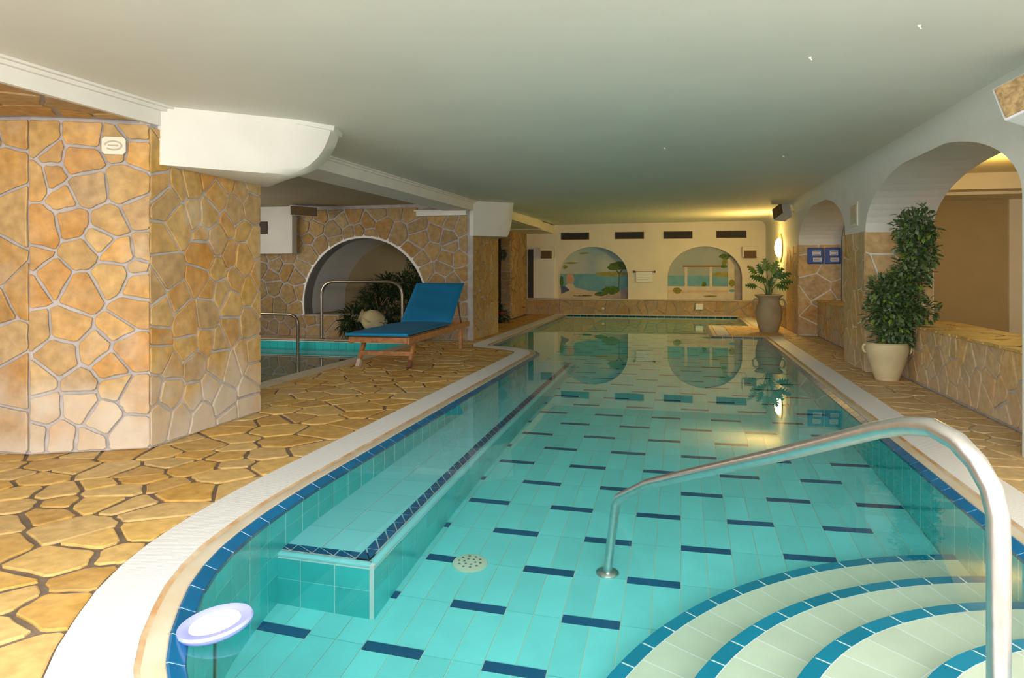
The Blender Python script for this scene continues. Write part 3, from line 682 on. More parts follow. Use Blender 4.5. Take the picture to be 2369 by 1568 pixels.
# shell that closes the room out of view
b = B(); b.box(-8.4, -8.2, -1.4, 17.6, -.6, 2.5); struct(b.build('wall_left', M['plaster_w']))
b = B(); b.box(-8.4, 6.7, -1.75, -1.6, -.6, 2.6); struct(b.build('wall_front', M['plaster']))
b = B(); b.box(-8.4, 2.6, -1.6, 17.6, 2.45, 2.6); struct(b.build('ceiling', M['ceil']))

# ------------------------------------------------------------------ pool
pool = thing('swimming_pool', 'long turquoise tiled swimming pool with white overflow grating', 'pool')
# shell behind the tiles
b = B()
for i in range(NW):
    j = (i+1) % NW
    b.add([(*W0[i], -.055), (*W0[j], -.055), (*W0[j], FLOOR-.02), (*W0[i], FLOOR-.02)], [(0, 1, 2, 3)])
b.build('wall_grout', M['grout_w'], pool, recalc=False)
b = B(); b.add([(*p, FLOOR-.006) for p in WS[::-1]], [tuple(range(NW))]); b.build('floor_grout', M['grout'], pool, recalc=False)
# coping lip, gutter channel
b = B()
for i in range(NW):
    j = (i+1) % NW
    a0, a1, c0, c1 = W[i], W[j], W1[i], W1[j]
    n_ = 4; V = []
    for t, z in ((0, -.012), (.12, .0), (.45, .004), (.70, -.002), (.80, -.006), (1, 0.0)):
        V += [(a0[0]+(c0[0]-a0[0])*t, a0[1]+(c0[1]-a0[1])*t, z), (a1[0]+(c1[0]-a1[0])*t, a1[1]+(c1[1]-a1[1])*t, z)]
    b.add([(*a0, -.015), (*a1, -.015)]+V, [(2*k, 2*k+2, 2*k+3, 2*k+1) for k in range(6)]); b.I[-1] = 1
    if not G[i]:
        pass
b.build('coping', [M['coping'], M['rust']], pool, smooth=True, recalc=False)
b = B(); s_ = B(); e_ = B()
for i in range(NW):
    if not G[i]: continue
    j = (i+1) % NW
    p0, p1, q0, q1 = [Vector((*p, 0)) for p in (W1[i], W1[j], W2[i], W2[j])]
    dz = Vector((0, 0, -.03))
    b.add([p0, p1, q1, q0, p0+dz, p1+dz, q1+dz, q0+dz], [(4, 7, 6, 5), (0, 4, 5, 1), (3, 2, 6, 7)])
    L = (q1-q0).length; L0 = (p1-p0).length
    n_ = max(1, round(max(L, L0)/.0135))
    for k in range(n_):
        t0 = (k+.12)/n_; t1 = (k+.90)/n_
        A_, B_, C_, D_ = p0.lerp(p1, t0), p0.lerp(p1, t1), q0.lerp(q1, t1), q0.lerp(q1, t0)
        up = Vector((0, 0, .003)); dn = Vector((0, 0, -.010))
        s_.add([A_+up, B_+up, C_+up, D_+up, A_+dn, B_+dn, C_+dn, D_+dn], [(0, 3, 2, 1), (0, 1, 5, 4), (1, 2, 6, 5), (2, 3, 7, 6), (3, 0, 4, 7)])
    for t in (.25, .5, .75):
        A_, B_ = p0.lerp(q0, t), p1.lerp(q1, t); n1 = (q0-p0).normalized()*.004
        z = Vector((0, 0, .001)); e_.add([A_-n1+z, B_-n1+z, B_+n1+z, A_+n1+z, A_-n1+dn, B_-n1+dn, B_+n1+dn, A_+n1+dn], [(0, 3, 2, 1), (0, 1, 5, 4), (2, 3, 7, 6)])
b.build('gutter_channel', M['channel'], pool, recalc=True)
stuff(s_.build('grating_slats', M['white_pl'], pool, recalc=True)); e_.build('grating_ribs', M['white_pl'], pool, recalc=True)

# border and wall tiles
def dist(p): return math.hypot(p[0], p[1])
order = sorted(range(NW), key=lambda i: dist(W[i]))
def wall_piece(i, z0, z1, out, gap=.006, lip=0):
    """a tile between outline point i and i+1, proud of the grout by 'out' towards the water"""
    a = Vector(W[i]); c = Vector(W[(i+1) % NW]); d = (c-a); L = d.length; d = d/L
    nrm = Vector((d.y, -d.x))                       # towards the water
    a2 = a+d*gap/2; c2 = c-d*gap/2; o2 = nrm*out; i2 = -nrm*.012
    return [(*(a2+i2), z0), (*(c2+i2), z0), (*(c2+o2), z0), (*(a2+o2), z0), (*(a2+i2), z1), (*(c2+i2), z1), (*(c2+o2), z1), (*(a2+o2), z1)], \
           [(0, 1, 2, 3), (7, 6, 5, 4), (3, 2, 6, 7), (1, 5, 6, 2), (0, 3, 7, 4), (0, 4, 5, 1)]
def emit(lst, name, material, limit, parent=pool):
    rest = B()
    for k, (V, F) in enumerate(lst):
        if k < limit:
            bb = B(); bb.add(V, F); bb.build(name, material, parent)
        else: rest.add(V, F)
    if rest.V: stuff(rest.build(name+'s_beyond', material, parent))
IN = .040
def border_piece(i, gap, drop=0):
    a = Vector(W[i]); c = Vector(W[(i+1) % NW]); d = (c-a); L = d.length; d = d/L
    n1 = Vector((d.y, -d.x)); V = []
    def inn(k, o):       # mitred so that the curve stays closed
        e1 = (Vector(W[k])-Vector(W[k-1])).normalized(); e2 = (Vector(W[(k+1) % NW])-Vector(W[k])).normalized()
        m1 = Vector((e1.y, -e1.x)); m2 = Vector((e2.y, -e2.x)); s = m1+m2; s = s/s.dot(m1); return Vector(W[k])+s*o
    for k, sg in ((i, 1), ((i+1) % NW, -1)):
        for o, z in ((-.010, -.004-drop), (0, -.003-drop), (IN+.004-drop, -.024-drop), (IN+.004-drop, -.060), (-.010, -.060)):
            p = inn(k, o)+d*gap/2*sg; V.append((p.x, p.y, z))
    return V, [(j, (j+1) % 5, (j+1) % 5+5, j+5) for j in range(5)]+[(4, 3, 2, 1, 0), (5, 6, 7, 8, 9)]
emit([border_piece(i, .008) for i in order], 'border_tile', M['blue'], 170)
b = B()
for i in range(NW): b.add(*border_piece(i, 0, .0025))
b.build('border_grout', M['grout_w'], pool)
rows = [(-.270, -.064), (-.48, -.274), (-.69, -.484), (FLOOR, -.694)]
lst = []
for i in order:
    for r, (z0, z1) in enumerate(rows):
        lst.append((dist(W[i])+r*.5, wall_piece(i, z0, z1, IN-.003, .006)))
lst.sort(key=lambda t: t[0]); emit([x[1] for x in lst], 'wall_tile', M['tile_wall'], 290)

# bench along the left wall
BX1 = -1.28; BY0 = 2.84; BY1 = 9.0; BZ = -.48
bench = B(); bench.box(-1.83, BX1-.002, BY0+.002, BY1, FLOOR, BZ-.008); bench.build('bench_core', M['grout_w'], pool)
lst = []; nb = int((BY1-BY0)/.25)
for k in range(nb):
    for j in range(2):
        x0 = -1.80+j*.22; bb = B(); bb.box(x0+.003, x0+.217, BY0+.075+k*.25, BY0+.075+k*.25+.246, BZ-.01, BZ); lst.append((bb.V, bb.F))
emit(lst, 'bench_tile', M['tile_bench'], 60)
lst = []
for k in range(int((BY1-BY0)/TW)):
    y = BY0+k*TW
    for z0, z1 in ((BZ-.045-.20, BZ-.049), (FLOOR, BZ-.25)):
        bb = B(); bb.box(BX1-.014, BX1, y+.003, y+TW-.003, z0, z1); lst.append((bb.V, bb.F))
for k in range(3):
    for z0, z1 in ((BZ-.045-.20, BZ-.049), (FLOOR, BZ-.25)):
        bb = B(); bb.box(BX1-.018-(k+1)*.165, BX1-.022-k*.165, BY0, BY0+.014, z0, z1); lst.insert(0, (bb.V, bb.F))
emit(lst, 'bench_riser_tile', M['tile_wall'], 90)
b = B(); b.tube([(-1.82, BY0+.022, BZ-.022), (BX1-.022, BY0+.022, BZ-.022)], .024, 10); b.tube([(BX1-.022, BY0+.022, BZ-.022), (BX1-.022, BY1, BZ-.022)], .024, 10)
b.build('bench_nosing', M['tile_bench'], pool, smooth=True)
b = B(); b.box(BX1-.105, BX1-.04, BY0+.04, BY1, BZ-.01, BZ-.001); b.box(-1.80, BX1-.04, BY0+.04, BY0+.105, BZ-.01, BZ-.001); b.build('bench_trim_grout', M['white_pl'], pool)
lst = []
def tri_pair(f):
    for T in (((.004, .03), (.004, .97), (.91, .03)), ((.99, .97), (.99, .10), (.09, .97))):
        pts = [f(u, v) for v, u in T]
        V = [(x, y, BZ-.006) for x, y in pts]+[(x, y, BZ+.004) for x, y in pts]
        lst.append((V, [(0, 2, 1), (3, 4, 5), (0, 1, 4, 3), (1, 2, 5, 4), (2, 0, 3, 5)]))
for k in range(4):
    x0 = BX1-.105-(k+1)*.105; tri_pair(lambda u, v, x0=x0: (x0+.003+v*.099, BY0+.042+u*.060))
for k in range(int((BY1-BY0-.1)/.105)):
    y0 = BY0+.045+k*.105; tri_pair(lambda u, v, y0=y0: (BX1-.103+u*.060, y0+v*.099))
emit(lst, 'triangle_tile', M['blue'], 150)

# floor tiles : columns 12.5 cm wide; pairs of columns carry a cobalt bar every 74 cm, alternating
XC = 0.0; Y0 = 2.67; RB = .372
inW = lambda x, y: inside((x, y), W)
STC = [((1.56, 1.83), 1.955, .75), ((1.47, 1.84), 1.55, .56), ((1.39, 1.86), 1.15, .375), ((1.34, 1.83), .785, .19)]
def under_step(x, y): return math.hypot(x-STC[0][0][0], y-STC[0][0][1]) < STC[0][1]-.20 or (x > BX1*9 and y < 1.2)
bars = []; plains = []
for i in range(-12, 6):
    x0 = XC+.25*i
    for j in range(-4, 40):
        if (i+j) % 2 == 0: continue
        yb = Y0+RB*j-.025
        segs = [('bar', x0+.002, x0+.248, yb+.002, yb+.058)]
        for c in (0, .125):
            for (s0, s1) in ((.06, .402), (.402, .744)): segs.append(('tile', x0+c+.002, x0+c+.123, yb+s0+.002, yb+s1-.002))
        for kd, a0, a1, b0, b1 in segs:
            # trim to the pool rectangle on its right side and the bench
            lo = -1.80 if b1 > 3.0 else -9
            if b0 > BY0 and b1 < BY1: lo = BX1
            a0_ = max(a0, lo); a1_ = min(a1, 1.29)
            if a1_-a0_ < .02: continue
            q = [(a0_, b0), (a1_, b0), (a1_, b1), (a0_, b1)]
            ins = [inW(x, y) for x, y in [(a0_+.01, b0), (a1_-.01, b0), (a1_-.01, b1), (a0_+.01, b1)]]
            if not any(ins): continue
            if all(under_step(x, y) for x, y in q): continue
            V = [(x, y, FLOOR-.006) for x, y in q]+[(x, y, FLOOR) for x, y in q]
            Fq = [(3, 2, 1, 0), (4, 5, 6, 7), (0, 1, 5, 4), (1, 2, 6, 5), (2, 3, 7, 6), (3, 0, 4, 7)]
            (bars if kd == 'bar' else plains).append((math.hypot(a0_, b0), V, Fq))
bars.sort(key=lambda t: t[0]); plains.sort(key=lambda t: t[0])
emit([(v, f) for _, v, f in bars], 'cobalt_floor_tile', M['blue'], 120)
emit([(v, f) for _, v, f in plains], 'floor_tile', M['tile'], 295)

# curved steps in the near right corner
def ring_piece(c, r0, r1, a0, a1, z0, z1, n=2):
    V = []; 
    for k in range(n+1):
        a = a0+(a1-a0)*k/n
        for r in (r0, r1):
            for z in (z0, z1): V.append((c[0]+r*math.cos(a), c[1]+r*math.sin(a), z))
    F = []
    for k in range(n):
        o = k*4; p = o+4
        F += [(o, o+1, p+1, p), (o+2, p+2, p+3, o+3), (o+1, o+3, p+3, p+1), (o, p, p+2, o+2)]
    F += [(0, 2, 3, 1), (n*4, n*4+1, n*4+3, n*4+2)]
    return V, F
nos = []; tre = []; ris = []
core_ = B()
for s, (c, r, dz) in enumerate(STC):
    zt = WL-dz; zn = WL-STC[s+1][2] if s < 3 else -.03
    aR = math.acos(max(-1, min(1, (1.285-c[0])/r)))   # where the arc meets the right wall
    aE = math.radians(232)
    pts = [(c[0]+(r-.004)*math.cos(aR+(aE-aR)*k/40), c[1]+(r-.004)*math.sin(aR+(aE-aR)*k/40)) for k in range(41)]
    pts = [(x, max(y, 1.31)) for x, y in pts]+[(1.285, 1.31)]
    core_.prism(pts, fz, FLOOR, zt-.0025)
    na = int((aE-aR)*r/.15)
    for k in range(na):
        a0 = aR+.15/r*k; g = .0045/r
        if c[1]+r*math.sin(a0+.075/r) < 1.33: continue
        nos.append(ring_piece(c, r-.055, r, a0+g, a0+.15/r-g, zt-.03, zt))
        below = WL-STC[s-1][2] if s else FLOOR
        ris.append(ring_piece(c, r-.012, r-.001, a0+g, a0+.15/r-g, below+.002, zt-.034))
    # treads: two rings up to the next riser
    rn = STC[s+1][1]-.01 if s < 3 else .12
    cc = c
    nr = 2 if s < 3 else 4
    for q in range(nr):
        ro = r-.059-(r-.059-rn+.12)*q/nr*(1 if s < 3 else .82); ri = ro-(r-.059-rn+.12)/nr*(1 if s < 3 else .82)+.007
        aR2 = math.acos(max(-1, min(1, (1.285-c[0])/ro)))
        na2 = int((aE-aR2)*ro/.152)
        for k in range(na2):
            a0 = aR2+.152/ro*k; g = .0035/ro
            if c[1]+ro*math.sin(a0+.076/ro) < 1.36 or ri < .02: continue
            tre.append(ring_piece(cc, ri, ro, a0+g, a0+.152/ro-g, zt-.02, zt-.001))
core_.build('step_core', M['grout_w'], pool)
emit(nos, 'nosing_tile', M['teal'], 120); emit(ris, 'riser_tile', M['step'], 120); emit(tre, 'step_tile', M['step'], 290)

# fittings in the pool
fy = 3.40; fx = -1.02
dr = thing('floor_drain', 'round pale perforated drain on the pool floor beside a cobalt bar', 'drain')
b = B(); b.lathe([(.001, FLOOR), (.088, FLOOR), (.085, FLOOR+.012), (.06, FLOOR+.020), (.001, FLOOR+.022)], 28, 0, None, (fx, fy)); b.build('cover', M['step'], dr, smooth=True)
for k in range(16):
    a = 2*PI*k/10 if k < 10 else 2*PI*k/6; r = .055 if k < 10 else .028
    b = B(); b.lathe([(.001, FLOOR+.019), (.007, FLOOR+.019), (.006, FLOOR+.0235), (.001, FLOOR+.0235)], 8, 0, None, (fx+r*math.cos(a), fy+r*math.sin(a))); b.build('hole', M['ink'], dr)
fi = thing('wall_fitting', 'round white inlet fitting on the right pool wall under the handrail', 'fitting')
mxf = Matrix.Translation((1.284, 5.5, -.20)) @ Matrix.Rotation(-PI/2, 4, 'Y')
b = B(); b.lathe([(.001, 0), (.085, 0), (.085, .015), (.065, .022), (.05, .02), (.001, .018)], 26, 0, mxf); b.build('flange', M['white_pl'], fi, smooth=True)
b = B(); b.lathe([(.001, .018), (.022, .018), (.02, .03), (.001, .03)], 14, 0, mxf); b.build('nozzle', M['grey'], fi, smooth=True)

# water body
def water_mat():
    m = bpy.data.materials.new('pool_water'); m.use_nodes = True; nt = m.node_tree; N = nt.nodes; L = nt.links; N.clear()
    out = N.new('ShaderNodeOutputMaterial')
    g = N.new('ShaderNodeBsdfGlass'); g.inputs['IOR'].default_value = 1.333; g.inputs['Roughness'].default_value = 0
    g.inputs['Color'].default_value = (1, 1, 1, 1)
    va = N.new('ShaderNodeVolumeAbsorption'); va.inputs['Color'].default_value = (.05, .98, .97, 1); va.inputs['Density'].default_value = .13
    geo = N.new('ShaderNodeNewGeometry'); mp = N.new('ShaderNodeMapping'); mp.inputs['Scale'].default_value = (1.6, 1.1, 1)
    n = N.new('ShaderNodeTexNoise'); n.inputs['Scale'].default_value = 2.2; n.inputs['Detail'].default_value = 1
    bp = N.new('ShaderNodeBump'); bp.inputs['Strength'].default_value = .012; bp.inputs['Distance'].default_value = .02
    L.new(geo.outputs['Position'], mp.inputs[0]); L.new(mp.outputs[0], n.inputs['Vector']); L.new(n.outputs['Fac'], bp.inputs['Height']); L.new(bp.outputs[0], g.inputs['Normal'])
    L.new(g.outputs[0], out.inputs['Surface']); L.new(va.outputs[0], out.inputs['Volume'])
    return m
M['water'] = water_mat()
ring = offs(.010)
b = B(); n = NW
b.add([(*p, WL) for p in ring]+[(*p, FLOOR-.05) for p in ring], [tuple(range(n))]+[tuple(range(2*n-1, n-1, -1))]+[(i, i+n, (i+1) % n+n, (i+1) % n) for i in range(n)])
tag(b.build('pool_water', M['water']), 'clear turquoise water filling the long pool', 'water')

# ------------------------------------------------------------------ children's basin on the left
bs = thing('small_pool', 'small dark second pool beside the sunbed with steel rails', 'pool')
b = B(); x0, x1, y0, y1 = BX-4.55, BX, 5.5, 10.02
b.box(x0, x1, y0, y1, -.82, -.80); b.box(x0-.05, x0, y0, y1, -.8, -.02); b.box(x1-.012, x1+.0, y0, y1, -.8, -.02); b.box(x0, x1, y0-.05, y0, -.8, -.02); b.box(x0, x1, y1-.012, y1+.0, -.8, -.02)
b.build('basin_shell', M['grout_w'], bs)
lst = []
for k in range(26):
    for z0, z1 in ((-.155, -.03), (-.40, -.16)):
        bb = B(); bb.box(x1-.012-(k+1)*.13+.002, x1-.012-k*.13-.002, y1-.020, y1-.012, z0, z1); lst.append((bb.V, bb.F))
for k in range(30):
    bb = B(); bb.box(x1-.020, x1-.012, y1-.02-(k+1)*.13, y1-.02-k*.13-.004, -.155, -.03); lst.append((bb.V, bb.F))
emit(lst, 'wall_tile', M['tile_wall'], 100, bs)
M['tile_dk'] = mat('basin_floor_tile', (.05, .16, .15), .3)
b = B(); b.box(x0, x1-.012, y0, y1-.012, -.80, -.785); b.build('basin_floor', M['tile_dk'], bs)
b = B(); b.box(BX-.10, BX+.09, 5.5, 10.02, -.01, .006); b.box(x0, BX-.1, 10.02, 10.16, -.01, .006); b.build('rim', M['coping'], bs, bevel=.004)
b = B(); b.box(x0, x1-.011, y0, y1-.011, -.79, -.135)
tag(b.build('basin_water', M['water']), 'still dark water of the small side pool', 'water')

def rail(label, pts, r, m, flanges=(), fr=.035, name='handrail'):
    t = thing(name, label, 'handrail')
    b = B(); b.tube(smooth_path(pts, 6), r, 12); b.build('tube', m, t, smooth=True)
    for p in flanges:
        b = B(); b.lathe([(.001, 0), (fr, 0), (fr, .008), (fr*.7, .016), (r*1.15, .02), (r*1.15, .022), (.001, .022)], 20, 0, Matrix.Translation(p)); b.build('flange', m, t, smooth=True)
    return t
def rounded(pts, rad, n=6):
    out = [Vector(pts[0])]
    for i in range(1, len(pts)-1):
        p = Vector(pts[i]); a = Vector(pts[i-1]); c = Vector(pts[i+1])
        u = (a-p).normalized(); v = (c-p).normalized(); r_ = rad[i-1] if isinstance(rad, (list, tuple)) else rad
        s = p+u*r_; e = p+v*r_
        for k in range(n+1):
            t = k/n; out.append(s*(1-t)**2+p*2*t*(1-t)+e*t*t)
    out.append(Vector(pts[-1])); return out
def rail2(label, pts, rad, r, m, flanges=(), fr=.035):
    t = thing('handrail', label, 'handrail')
    b = B(); b.tube(rounded(pts, rad, 10), r, 14); b.build('tube', m, t, smooth=True)
    for p in flanges:
        b = B(); b.lathe([(.001, 0), (fr, 0), (fr, .008), (fr*.75, .016), (r*1.15, .02), (.001, .022)], 20, 0, Matrix.Translation(p)); b.build('flange', m, t, smooth=True)
rail2('tall steel hoop handrail on the rim of the small pool behind the sunbed', [(-5.44, 10.12, .0), (-5.44, 10.12, .90), (-4.10, 10.12, .90), (-4.10, 10.12, .0)], .24, .024, M['darkmetal'], [(-5.44, 10.12, .006), (-4.10, 10.12, .006)], .05)
rail2('low steel handrail running into the small pool next to the near pillar', [(-7.0, 9.9, -.4), (-7.0, 9.9, .395), (-5.72, 9.9, .395), (-5.72, 9.9, -.55)], .18, .024, M['darkmetal'])
# big foreground rail
NP = Vector((.614, 1.60)); FP = Vector((-.345, 3.46))
def rp(t, z): q = FP.lerp(NP, t); return (q.x, q.y, z)
b0 = .10
big = thing('handrail', 'thick brushed steel handrail in the foreground descending into the water', 'handrail')
pts = [rp(0, FLOOR), rp(.0, FLOOR+.3), rp(.055, -.03), rp(.80, .735), rp(1.0, .80), rp(1.0, .10), rp(1.0, -.205)]
path = rounded([rp(0, FLOOR), rp(.055, -.005), rp(.22, .165)], .05, 8)+[rp(t, z) for t, z in ((.40, .312), (.54, .424), (.666, .525), (.772, .614), (.846, .676), (.888, .704), (.923, .715), (.953, .700), (.976, .667), (.992, .624), (.999, .575), (1, .5), (1, .396), (1, .25), (1, .1), (1, -.205))]
b = B(); b.tube(path, .0215, 20); b.build('tube', M['metal'], big, smooth=True)
b = B(); b.lathe([(.001, 0), (.055, 0), (.055, .01), (.04, .02), (.026, .024), (.001, .026)], 24, 0, Matrix.Translation(rp(0, FLOOR))); b.build('flange', M['metal'], big, smooth=True)
b = B(); b.lathe([(.001, 0), (.05, 0), (.05, .01), (.026, .024), (.001, .026)], 24, 0, Matrix.Translation(rp(1, WL-.19))); b.build('flange', M['metal'], big, smooth=True)

# white disc on its rod
dc = thing('disc_float', 'round white disc with lavender rim on a thin rod in the near left corner', 'float', (-1.365, 1.885, .0))
mxd = Matrix.Rotation(math.radians(-7), 4, 'Y') @ Matrix.Rotation(math.radians(3), 4, 'X')
b = B(); b.lathe([(.001, -.022), (.088, -.022), (.106, -.010), (.110, 0), (.106, .008), (.080, .006), (.074, .001), (.001, .001)], 40, 0, mxd); b.build('rim', M['lav'], dc, smooth=True)
b = B(); b.lathe([(.001, .001), (.074, .001), (.072, .005), (.055, .009), (.001, .010)], 40, 0, mxd); b.build('centre', M['lamp_w'], dc, smooth=True)
b = B(); b.tube([(.0, .0, -.02), (.0, .0, -.9)], .006, 8); b.build('rod', M['darkmetal'], dc)

# ------------------------------------------------------------------ sunbed
sb = thing('sunbed', 'wooden sunbed with bright blue mattress on the stone deck', 'sunbed', (-3.17, 7.15, 0), math.radians(2.5))
def bar(name, m, x0, x1, y0, y1, z0, z1, bv=.004, parent=sb, mx=None):
    b = B(); b.box(x0, x1, y0, y1, z0, z1, 0, mx); return b.build(name, m, parent, bevel=bv)
hw = .33
for s in (-1, 1):
    bar('side_rail', M['wood'], s*hw-.016, s*hw+.016, .0, 2.62, .275, .345)
    # splayed front legs
    mx = Matrix.Translation((s*(hw-.035), .34, .30)) @ Matrix.Rotation(math.radians(-34), 4, 'X')
    b = B(); b.box(-.018, .018, -.03, .03, -.36, .03, 0, mx); lg = b.build('leg', M['wood'], sb, bevel=.004)
    b = B(); b.box(-.021, .021, -.033, .033, -.362, -.27, 0, mx); b.build('foot_sleeve', M['wood_d'] if s > 0 else M['rubber'], lg, bevel=.003)
    mx = Matrix.Translation((s*(hw-.035), .12, 0))
    b = B(); b.box(s*hw-.018, s*hw+.018, 2.16, 2.23, -.0, .30); lg = b.build('leg', M['wood'], sb, bevel=.004)
bar('crossbar', M['wood'], -hw+.02, hw-.02, .205, .235, .125, .175)
bar('end_rail', M['wood'], -hw, hw, -.0, .03, .285, .345)
bar('tail_rail', M['wood'], -hw, hw, 2.54, 2.575, .285, .34)
for k in range(11):
    bar('seat_slat', M['wood'], -hw+.015, hw-.015, .10+k*.145, .17+k*.145, .335, .35, .002)
HY_ = 1.68; ang = math.radians(37)
mxb = Matrix.Translation((0, HY_, .35)) @ Matrix.Rotation(ang, 4, 'X')
for s in (-1, 1):
    b = B(); b.box(s*.29-.016, s*.29+.016, 0, .80, -.03, .01, 0, mxb); b.build('back_rail', M['wood'], sb, bevel=.003)
for k in range(6):
    b = B(); b.box(-.30, .30, .06+k*.125, .12+k*.125, .0, .014, 0, mxb); b.build('back_slat', M['wood'], sb, bevel=.002)
for s in (-1, 1):
    b = B(); b.tube([(s*.27, HY_+.52, .72), (s*.27, HY_+.75, .33)], .012, 8); b.build('prop', M['wood_d'], sb)
def cushion(name, L, mx, th=.052):
    nx, ny = 14, 22; V = []; F = []
    q = random.Random(4)
    def sup(t): return (1-abs(t)**7)**.35 if abs(t) < 1 else 0
    for top in (1, -1):
        for j in range(ny+1):
            for i in range(nx+1):
                u = -1+2*i/nx; v = -1+2*j/ny
                u = math.copysign(abs(u)**.6, u); v = math.copysign(abs(v)**.6, v)
                h = th/2*min(sup(u), 1)*min(sup(v), 1)
                wr = .004*math.sin(v*9+u*2) if top > 0 else 0
                V.append(mx @ Vector((u*.345, L/2+v*L/2, th/2+top*(h+.003)+wr*min(1, h*40))))
    n1 = (nx+1)*(ny+1)
    for t in (0, 1):
        for j in range(ny):
            for i in range(nx):
                a = t*n1+j*(nx+1)+i; f = (a, a+1, a+nx+2, a+nx+1)
                F.append(f if t == 0 else tuple(reversed(f)))
    edge = [j*(nx+1) for j in range(ny+1)]+[ny*(nx+1)+i for i in range(1, nx+1)]+[j*(nx+1)+nx for j in range(ny-1, -1, -1)]+[i for i in range(nx-1, 0, -1)]
    for k in range(len(edge)):
        a = edge[k]; c = edge[(k+1) % len(edge)]; F.append((a, c, c+n1, a+n1))
    b = B(); b.add(V, F); return b.build(name, M['cush'], sb, smooth=True)
cushion('seat_mattress', HY_+.06, Matrix.Translation((0, -.05, .352)))
cushion('back_mattress', .84, Matrix.Translation((0, HY_-.01, .355)) @ Matrix.Rotation(ang, 4, 'X') @ Matrix.Translation((0, 0, .012)))
b = B(); b.tube([(-.345, -.052, .378), (.345, -.052, .378)], .016, 8); b.build('mattress_edge', M['cush_edge'], sb, smooth=True)

# ------------------------------------------------------------------ plants
def leaf_geo(base, d, up, L, wd, bend=.15):
    d = d.normalized(); s = d.cross(up);
    if s.length < .01: s = d.cross(Vector((1, 0, 0)))
    s.normalize(); n = s.cross(d)
    pts = [base, base+d*L*.35+s*wd*.5+n*L*.05, base+d*L*.75+s*wd*.36-n*L*bend*.3, base+d*L-n*L*bend, base+d*L*.75-s*wd*.36-n*L*bend*.3, base+d*L*.35-s*wd*.5+n*L*.05, base+d*L*.5-n*L*.02]
    return pts, [(0, 1, 6), (1, 2, 6), (2, 3, 6), (3, 4, 6), (4, 5, 6), (5, 0, 6)]
fc = thing('potted_ficus', 'tall twisting ficus with small variegated leaves in the sand-coloured pot', 'plant', (0, 0, 0))
q = random.Random(9)
spine = [(1.98, .37), (2.0, .55), (2.02, .72), (2.05, .88), (2.12, 1.0), (2.19, 1.15), (2.215, 1.35), (2.20, 1.50), (2.24, 1.62)]
rad = [.13, .17, .21, .20, .16, .155, .165, .16, .07]
env = [(2.0, .48, .17), (1.98, .62, .20), (2.05, .60, .17), (2.08, .70, .20), (1.98, .76, .19), (1.90, .88, .12), (2.06, .86, .18), (2.14, .96, .16), (2.18, 1.06, .16), (2.22, 1.18, .15), (2.22, 1.30, .16), (2.20, 1.42, .15), (2.14, 1.50, .13), (2.22, 1.54, .13), (2.27, 1.62, .06), (2.28, .68, .12), (2.05, .45, .15), (2.34, 1.22, .08), (2.33, 1.45, .08)]
bb1 = [B(), B(), B()]
for (x, z, r) in env:
    for k in range(int(230*(r/.16)**2)):
        v = Vector((q.gauss(0, 1), q.gauss(0, 1), q.gauss(0, 1))).normalized()*r*(q.random()**.4)*1.08
        base = Vector((x, 7.62, z))+v
        d = (v.normalized()*.7+Vector((q.uniform(-.6, .6), q.uniform(-.6, .6), q.uniform(-.5, .6)))).normalized()
        P_, F_ = leaf_geo(base, d, Vector((q.uniform(-.5, .5), q.uniform(-.5, .5), 1)), q.uniform(.055, .085), q.uniform(.028, .042))
        k3 = 0 if q.random() < .50 else (1 if q.random() < .8 else 2)
        bb1[k3].add(P_, F_)
stuff(bb1[0].build('foliage', M['leaf'], fc, recalc=False)); o = stuff(bb1[1].build('variegated_foliage', M['leaf_l'], fc, recalc=False)); stuff(bb1[2].build('young_foliage', M['leaf_y'], fc, recalc=False))
for dx in (-.02, .015, .03):
    b = B(); b.tube(smooth_path([(x+dx+(0 if k else -.02), 7.62+dx*.6, z-.06 if k == 0 else z) for k, (x, z) in enumerate(spine[:-1])], 3), .009, 7, r2=.004); b.build('stem', M['bark'], fc, smooth=True)
pt = thing('flower_pot', 'round sand-coloured terracotta pot holding the tall ficus', 'pot', (1.96, 7.62, 0))
b = B(); b.lathe([(.001, 0), (.105, 0), (.108, .01), (.14, .10), (.172, .20), (.190, .28), (.192, .33), (.186, .352), (.192, .362), (.182, .366), (.172, .355), (.168, .33), (.001, .33)], 36); b.build('body', M['pot'], pt, smooth=True)
b = B(); b.lathe([(.001, .33), (.169, .33), (.001, .345)], 20); b.build('soil', M['soil'], pt)
for a in (-.15, PI-.15):
    c_, s_2 = math.cos(a), math.sin(a)
    b = B(); b.tube(smooth_path([(.178*c_, .178*s_2, .33), (.205*c_, .205*s_2, .335), (.212*c_, .212*s_2, .30), (.20*c_, .20*s_2, .27), (.182*c_, .182*s_2, .265)], 4), .011, 8); b.build('handle', M['pot'], pt, smooth=True)

ur = thing('tall_urn', 'big grey-beige urn with two ear handles holding a split-leaf plant', 'urn', (1.49, 13.1, 0))
b = B(); b.lathe([(.001, 0), (.150, 0), (.158, .02), (.185, .12), (.215, .24), (.225, .33), (.212, .42), (.182, .50), (.172, .545), (.182, .585), (.215, .62), (.236, .632), (.238, .650), (.215, .655), (.195, .63), (.001, .62)], 40); b.build('body', M['urn'], ur, smooth=True)
b = B(); b.lathe([(.001, .60), (.19, .635), (.001, .665)], 18); b.build('soil', M['soil'], ur)
for a in (-.1, PI-.1):
    c_, s_2 = math.cos(a), math.sin(a)
    b = B(); b.tube(smooth_path([(.178*c_, .178*s_2, .555), (.225*c_, .225*s_2, .575), (.262*c_, .262*s_2, .52), (.255*c_, .255*s_2, .44), (.205*c_, .205*s_2, .42)], 5), .015, 8); b.build('handle', M['urn'], ur, smooth=True)
